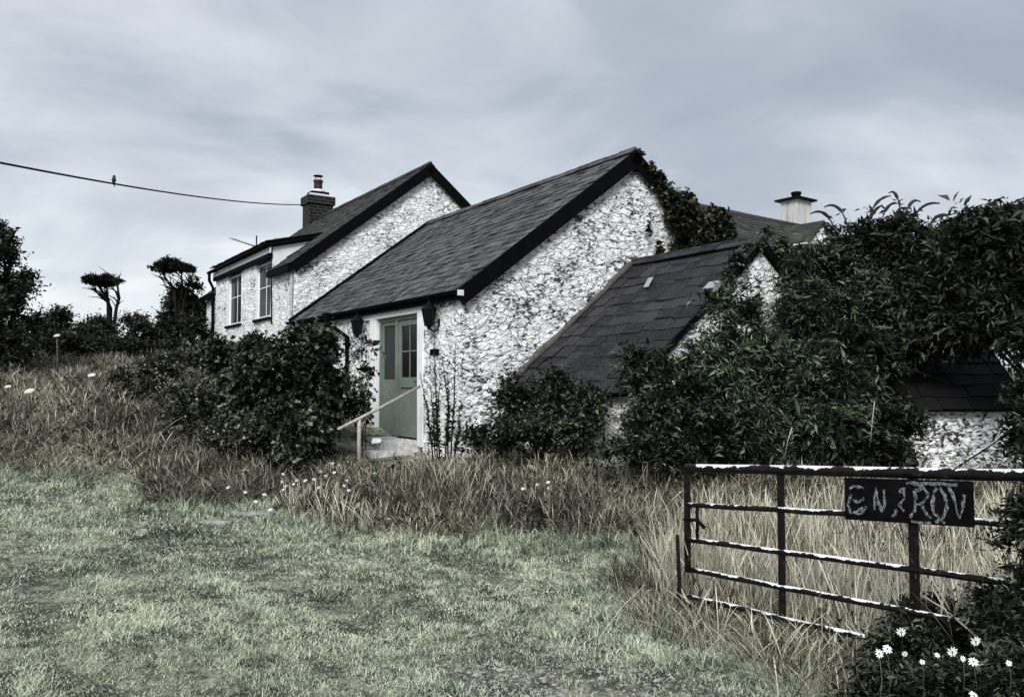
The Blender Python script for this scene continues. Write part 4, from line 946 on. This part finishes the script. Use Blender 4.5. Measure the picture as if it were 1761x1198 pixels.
# tussock
tus=gpoly([(255,862),(330,872),(430,866),(470,850),(400,820),(280,815)])
tallgrass('tussock_grass',tus,1500,.50,'straw_dim','bushy tussock grass leaning over the lawn left of the slab',.7,.0055,8,tone=(-.1,.95))
def weeds(name,poly,dens,hmax,leaf,label,mat='leaf_weed',seed=0):
    n=int(poly_area(poly)*dens); X,Y=sample(poly,n); m=~inhouse(X,Y)&(snoise(X,Y,1.9,seed)+RNG.normal(0,.12,len(X))>.48); X=X[m];Y=Y[m]
    k=6; X=np.repeat(X,k)+RNG.normal(0,.035,len(X)*k); Y=np.repeat(Y,k)+RNG.normal(0,.035,len(Y)*k); n=len(X); H=np.repeat(RNG.random(n//k)**1.5*hmax,k)*RNG.uniform(.3,1.1,n)
    P=np.stack([X,Y,ground(X,Y)+H],1); D=norm(RNG.normal(size=(n,3))+np.array([0,0,.5])); L_=leaf*np.exp(RNG.normal(0,.35,n))
    o=leaf_object(name,[leaf_arrays(P,D,L_,L_*.45,np.clip(RNG.random(n)**1.4*.75+.3*H/hmax,0,1))],M[mat]); tag(o,label,'weeds',kind='stuff')
weeds('low_weeds',band,90,.34,.055,'low leafy weeds mixed into the grass before the cottage',seed=3)
weeds('low_weeds',bank,60,.36,.065,'low leafy weeds mixed into the rough grass of the left bank',seed=5)
skirt=gpoly([(480,850),(520,880),(600,900),(700,912),(800,915),(900,918),(1000,914),(1080,920),(1080,890),(900,885),(700,880),(560,850)])
weeds('low_weeds',skirt,420,.20,.055,'dark leafy weeds along the front edge of the grass before the cottage','leaf_shrub',7)
weeds('low_weeds',gpoly([(240,850),(262,868),(340,872),(420,868),(465,862),(440,835),(300,835)]),420,.20,.05,'dark leafy weeds at the foot of the tussock grass','leaf_shrub',9)
# lawn
lawn=[(-9.5,2.6),(9.5,2.6),(5.5,5.2),(3,4.2),(2.2,5.0)]+band_edge[::-1][1:]+bank_edge[::-1]+[(-12,8)]
big=[(-11,2.4),(5.5,2.4),(5,9),(1.2,9.4),(-3,11),(-6,12),(-12,12)]
def lawnblades(n,ylo,yhi,h,w_,seed):
    Y=RNG.uniform(ylo**1,yhi**1,n); X=RNG.uniform(-.72,.72,n)*Y+RNG.normal(0,.25,n)
    d=snoise(X,Y,2.2,seed)+.35*snoise(X,Y,6,seed+1)
    # worn stony patch towards the right foreground
    worn=np.exp(-(((X-.35-.12*(Y-4))/.75)**2+((Y-4.7)/1.15)**2))
    keep=(RNG.random(n)<np.clip(.45+d*.75,0,1)-.62*worn)
    bandm=inpoly(X,Y,band)|inpoly(X,Y,bank)
    keep&=~(bandm&(RNG.random(n)<.6))
    X=X[keep];Y=Y[keep]; Z=ground(X,Y)
    dm_=np.full(len(X),9.)
    for ex,ey in EDGE: dm_=np.minimum(dm_,(X-ex)**2+(Y-ey)**2)
    ef=np.exp(-np.sqrt(dm_)/.38)
    hh=h*(1+2.6*ef)*(.25+1.15*snoise(X,Y,2.6,seed+2)*snoise(X,Y,7,seed)*1.6)*RNG.uniform(.5,1.4,len(X))
    rr=np.clip(RNG.random(len(X))*1.05-.05+.12*(snoise(X,Y,5,seed+3)-.5),0,1)
    return blades(np.stack([X,Y,Z-.004],1),hh,np.abs(RNG.normal(1.2,.55,len(X))),w_*RNG.uniform(.7,1.7,len(X)),rr,2,0,flat=True)
EDGE=[]
for pl in (bank_edge,band_edge):
    for p_,q_ in zip(pl,pl[1:]):
        m_=max(1,int(math.dist(p_,q_)/.3))
        for k_ in range(m_): EDGE.append((p_[0]+(q_[0]-p_[0])*k_/m_,p_[1]+(q_[1]-p_[1])*k_/m_))
sets=[lawnblades(150000,3.3,5.2,.034,.0042,1),lawnblades(170000,5.0,8.2,.042,.0058,2),lawnblades(150000,8.0,12.5,.055,.0085,3)]
V=[];q=[];t=[];R1=[];R2=[];o_=0
for v,a_,b_,r_ in sets: V.append(v);q.append(a_+o_);t.append(b_+o_);n_=len(a_);R1.append(r_[:n_]);R2.append(r_[n_:]);o_+=len(v)
o=mesh_np('lawn_grass',np.concatenate(V),[np.concatenate(q),np.concatenate(t)],M['lawn'],None,np.concatenate(R1+R2)); tag(o,'short patchy sage green lawn in the foreground','lawn',kind='stuff')
# grit and small stones in the worn patch
n=2600; X=RNG.normal(.30,.62,n); Y=RNG.normal(4.8,.85,n); X=X+.12*(Y-4.7); Z=ground(X,Y); s=np.abs(RNG.normal(.004,.0065,n))+.0025
base=np.array([[1,0,0],[0,1,0],[-1,0,0],[0,-1,0],[0,0,.6],[0,0,-.6]]); fa=np.array([[0,1,4],[1,2,4],[2,3,4],[3,0,4],[1,0,5],[2,1,5],[3,2,5],[0,3,5]])
V=(base[None]*s[:,None,None]*RNG.uniform(.5,1.6,(n,6,1))+np.stack([X,Y,Z+s*.2],1)[:,None]).reshape(-1,3); Fc=(fa[None]+(np.arange(n)*6)[:,None,None]).reshape(-1,3)
o=mesh_np('gravel',V,[Fc],M['stone_grey']); tag(o,'scattered grit and small stones in the worn patch of lawn','gravel',kind='stuff')

# ================================================================= FLOWERS
def flower(name,h,r,pet=9,tilt=0):
    e=empty(name,(0,0,0)); 
    m=MB(); m.tube([(0,0,0),(.015*h/.3,0,h*.5),(0,0,h)],.0018,5); m.build('stem',M['leaf_mid'],e)
    m=MB()
    for k in range(pet):
        a_=2*math.pi*k/pet+random.uniform(-.1,.1); c,s_=math.cos(a_),math.sin(a_); L_=r*random.uniform(.85,1.08); w_=r*.30
        pts=[(r*.12,-w_*.3,0),(L_*.65,-w_*.6,.1*r),(L_,-w_*.25,-.02*r),(L_,w_*.25,-.02*r),(L_*.65,w_*.6,.1*r),(r*.12,w_*.3,0)]
        m.add([(x*c-y*s_,x*s_+y*c,z+h) for x,y,z in pts],[(0,1,2,3,4,5)])
    ct=Matrix.Translation((0,0,h))@Matrix.Rotation(tilt,4,'X')@Matrix.Translation((0,0,-h))
    o=m.build('petals',M['petal'],e); o.data.transform(ct)
    m=MB(); m.lathe([(r*.22,0),(r*.2,.06*r),(r*.08,.12*r)],(0,0,h),8); o=m.build('flower_head',M['disc'],e); o.data.transform(ct)
    return e
protos=[flower('daisy',.30,.030,10,math.radians(a_)) for a_ in (70,45,100)]
dz_=[(1512,1120,4.4,'leftmost daisy of the row, seen edge on beside its neighbour'),(1526,1122,4.4,'daisy touching the leftmost one in the row at bottom right'),(1550,1090,4.6,'daisy standing alone higher up left of centre in the undergrowth'),
     (1586,1133,4.4,'small daisy midway along the row in the undergrowth'),(1612,1128,4.4,'small closed daisy left of the widest open one'),(1638,1124,4.2,'widest open daisy in the middle of the undergrowth'),
     (1656,1136,4.2,'closed daisy just right of the widest open one'),(1674,1133,4.2,'daisy with drooping petals below the highest right daisy'),(1678,1104,4.3,'highest open daisy at right with its dark centre showing'),
     (1735,1138,4.0,'small daisy nearest the right edge'),(1675,1192,3.9,'daisy cut by the bottom edge of the picture'),(1556,1127,4.4,'tiny half open daisy between the left pair and the middle')]
for i,(px,py,Y,lb) in enumerate(dz_):
    Y=Y-.62; p=at(px,py,Y); c=protos[i] if i<3 else copy_tree(protos[i%3]); small=('small' in lb or 'closed' in lb or 'tiny' in lb)
    g_=gz(p.x,p.y); k_=.45 if small else .78; c.scale=(k_,k_,k_*random.uniform(.9,1.1)); c.location=(p.x,p.y,p.z-.3*k_); c.rotation_euler=(0,0,random.uniform(-.5,.5)); tag(c,lb,'daisy',group='daisies in the bottom right corner')
pr=flower('white_flower',.30,.034,8,math.radians(40))
wf=[(487,815),(485,828),(492,836),(488,842),(505,832),(510,826),(440,862),(455,850),(525,826),(540,824),(575,812),(583,800),(600,843),(592,835),(596,826),(548,838),(422,846),(465,876),(392,838),(560,818),(572,797),(1165,812),(924,833),(943,829),(900,840),(945,839)]
for i,(px,py) in enumerate(wf):
    g_=gpt(px,py+32); p=at(px,py,g_[1]); c=pr if i==0 else copy_tree(pr)
    z=gz(*g_); c.location=(p.x,p.y,z); sc_z=max(.3,(p.z-z)/.30); k_=random.uniform(.55,.95); c.scale=(k_,k_,sc_z); c.rotation_euler=(0,0,random.uniform(-.8,.8))
    tag(c,'small white flower in the rough grass along the far lawn edge','flower',group='small white flowers along the lawn edge')
def umbel(px,py,Y,r,lb):
    p=at(px,py,Y); z=gz(p.x,p.y); e=empty('umbel_flower',(p.x,p.y,z),label=lb,cat='flower',group='flat cream umbels on the left bank'); H=max(.2,p.z-z); tl=Matrix.Translation((0,0,H))@Matrix.Rotation(.5,4,'X')@Matrix.Translation((0,0,-H))
    m=MB(); m.tube([(0,0,0),(.02,0,H*.5),(0,0,H-.06)],.006,5)
    for k in range(9):
        a_=2.4*k; q=Vector((r*.8*math.sqrt(k/9)*math.cos(a_),r*.8*math.sqrt(k/9)*math.sin(a_),H)); m.tube([(0,0,H-.07),q],.002,4)
    m.build('stem',M['straw_dim'],e)
    m=MB()
    for k in range(34):
        a_=2.4*k; rr=r*math.sqrt(k/34); m.lathe([(.003,-.004),(r*.2,.004),(r*.14,.014),(.003,.018)],(rr*math.cos(a_),rr*math.sin(a_),H-.10*rr*rr/r+random.uniform(-.006,.006)),6)
    o=m.build('flower_head',M['umbel'],e); o.data.transform(tl)
umbel(51,672,12.5,.07,'largest flat white umbel flower on the left bank')
umbel(14,665,12.6,.045,'small flat umbel flower at the far left edge of the bank')
umbel(158,645,14,.06,'flat cream umbel flower above the bramble patch')
umbel(98,577,17,.06,'flat umbel flower below the dark tree at left, highest on the bank')
# leaning bleached stalks
for px0,py0,Y0,px1,py1,Y1,lb in [(1028,1100,4.9,1110,1005,5.3,'single pale dry stalk leaning over the lawn left of the gate'),(1560,1008,4.6,1700,1112,4.1,'long pale stalk arching down across the bottom right undergrowth'),(1497,760,8.5,1504,690,8.5,'tall pale grass stalk in front of the stone shed, nearest its wall'),(1348,790,7.4,1362,735,7.3,'pale seeding stalk rising above the gate near its second upright')]:
    a_,b_=at(px0,py0,Y0),at(px1,py1,Y1); mb=MB(); o_=a_.copy(); mb.tube([(0,0,0),(b_-a_)*.5+Vector((0,0,.03)),b_-a_],[.004,.0045,.006],6); o=mb.build('dry_stalk',M['pole'],None); o.location=o_; tag(o,lb,'stalk',group='single bleached grass stalks')
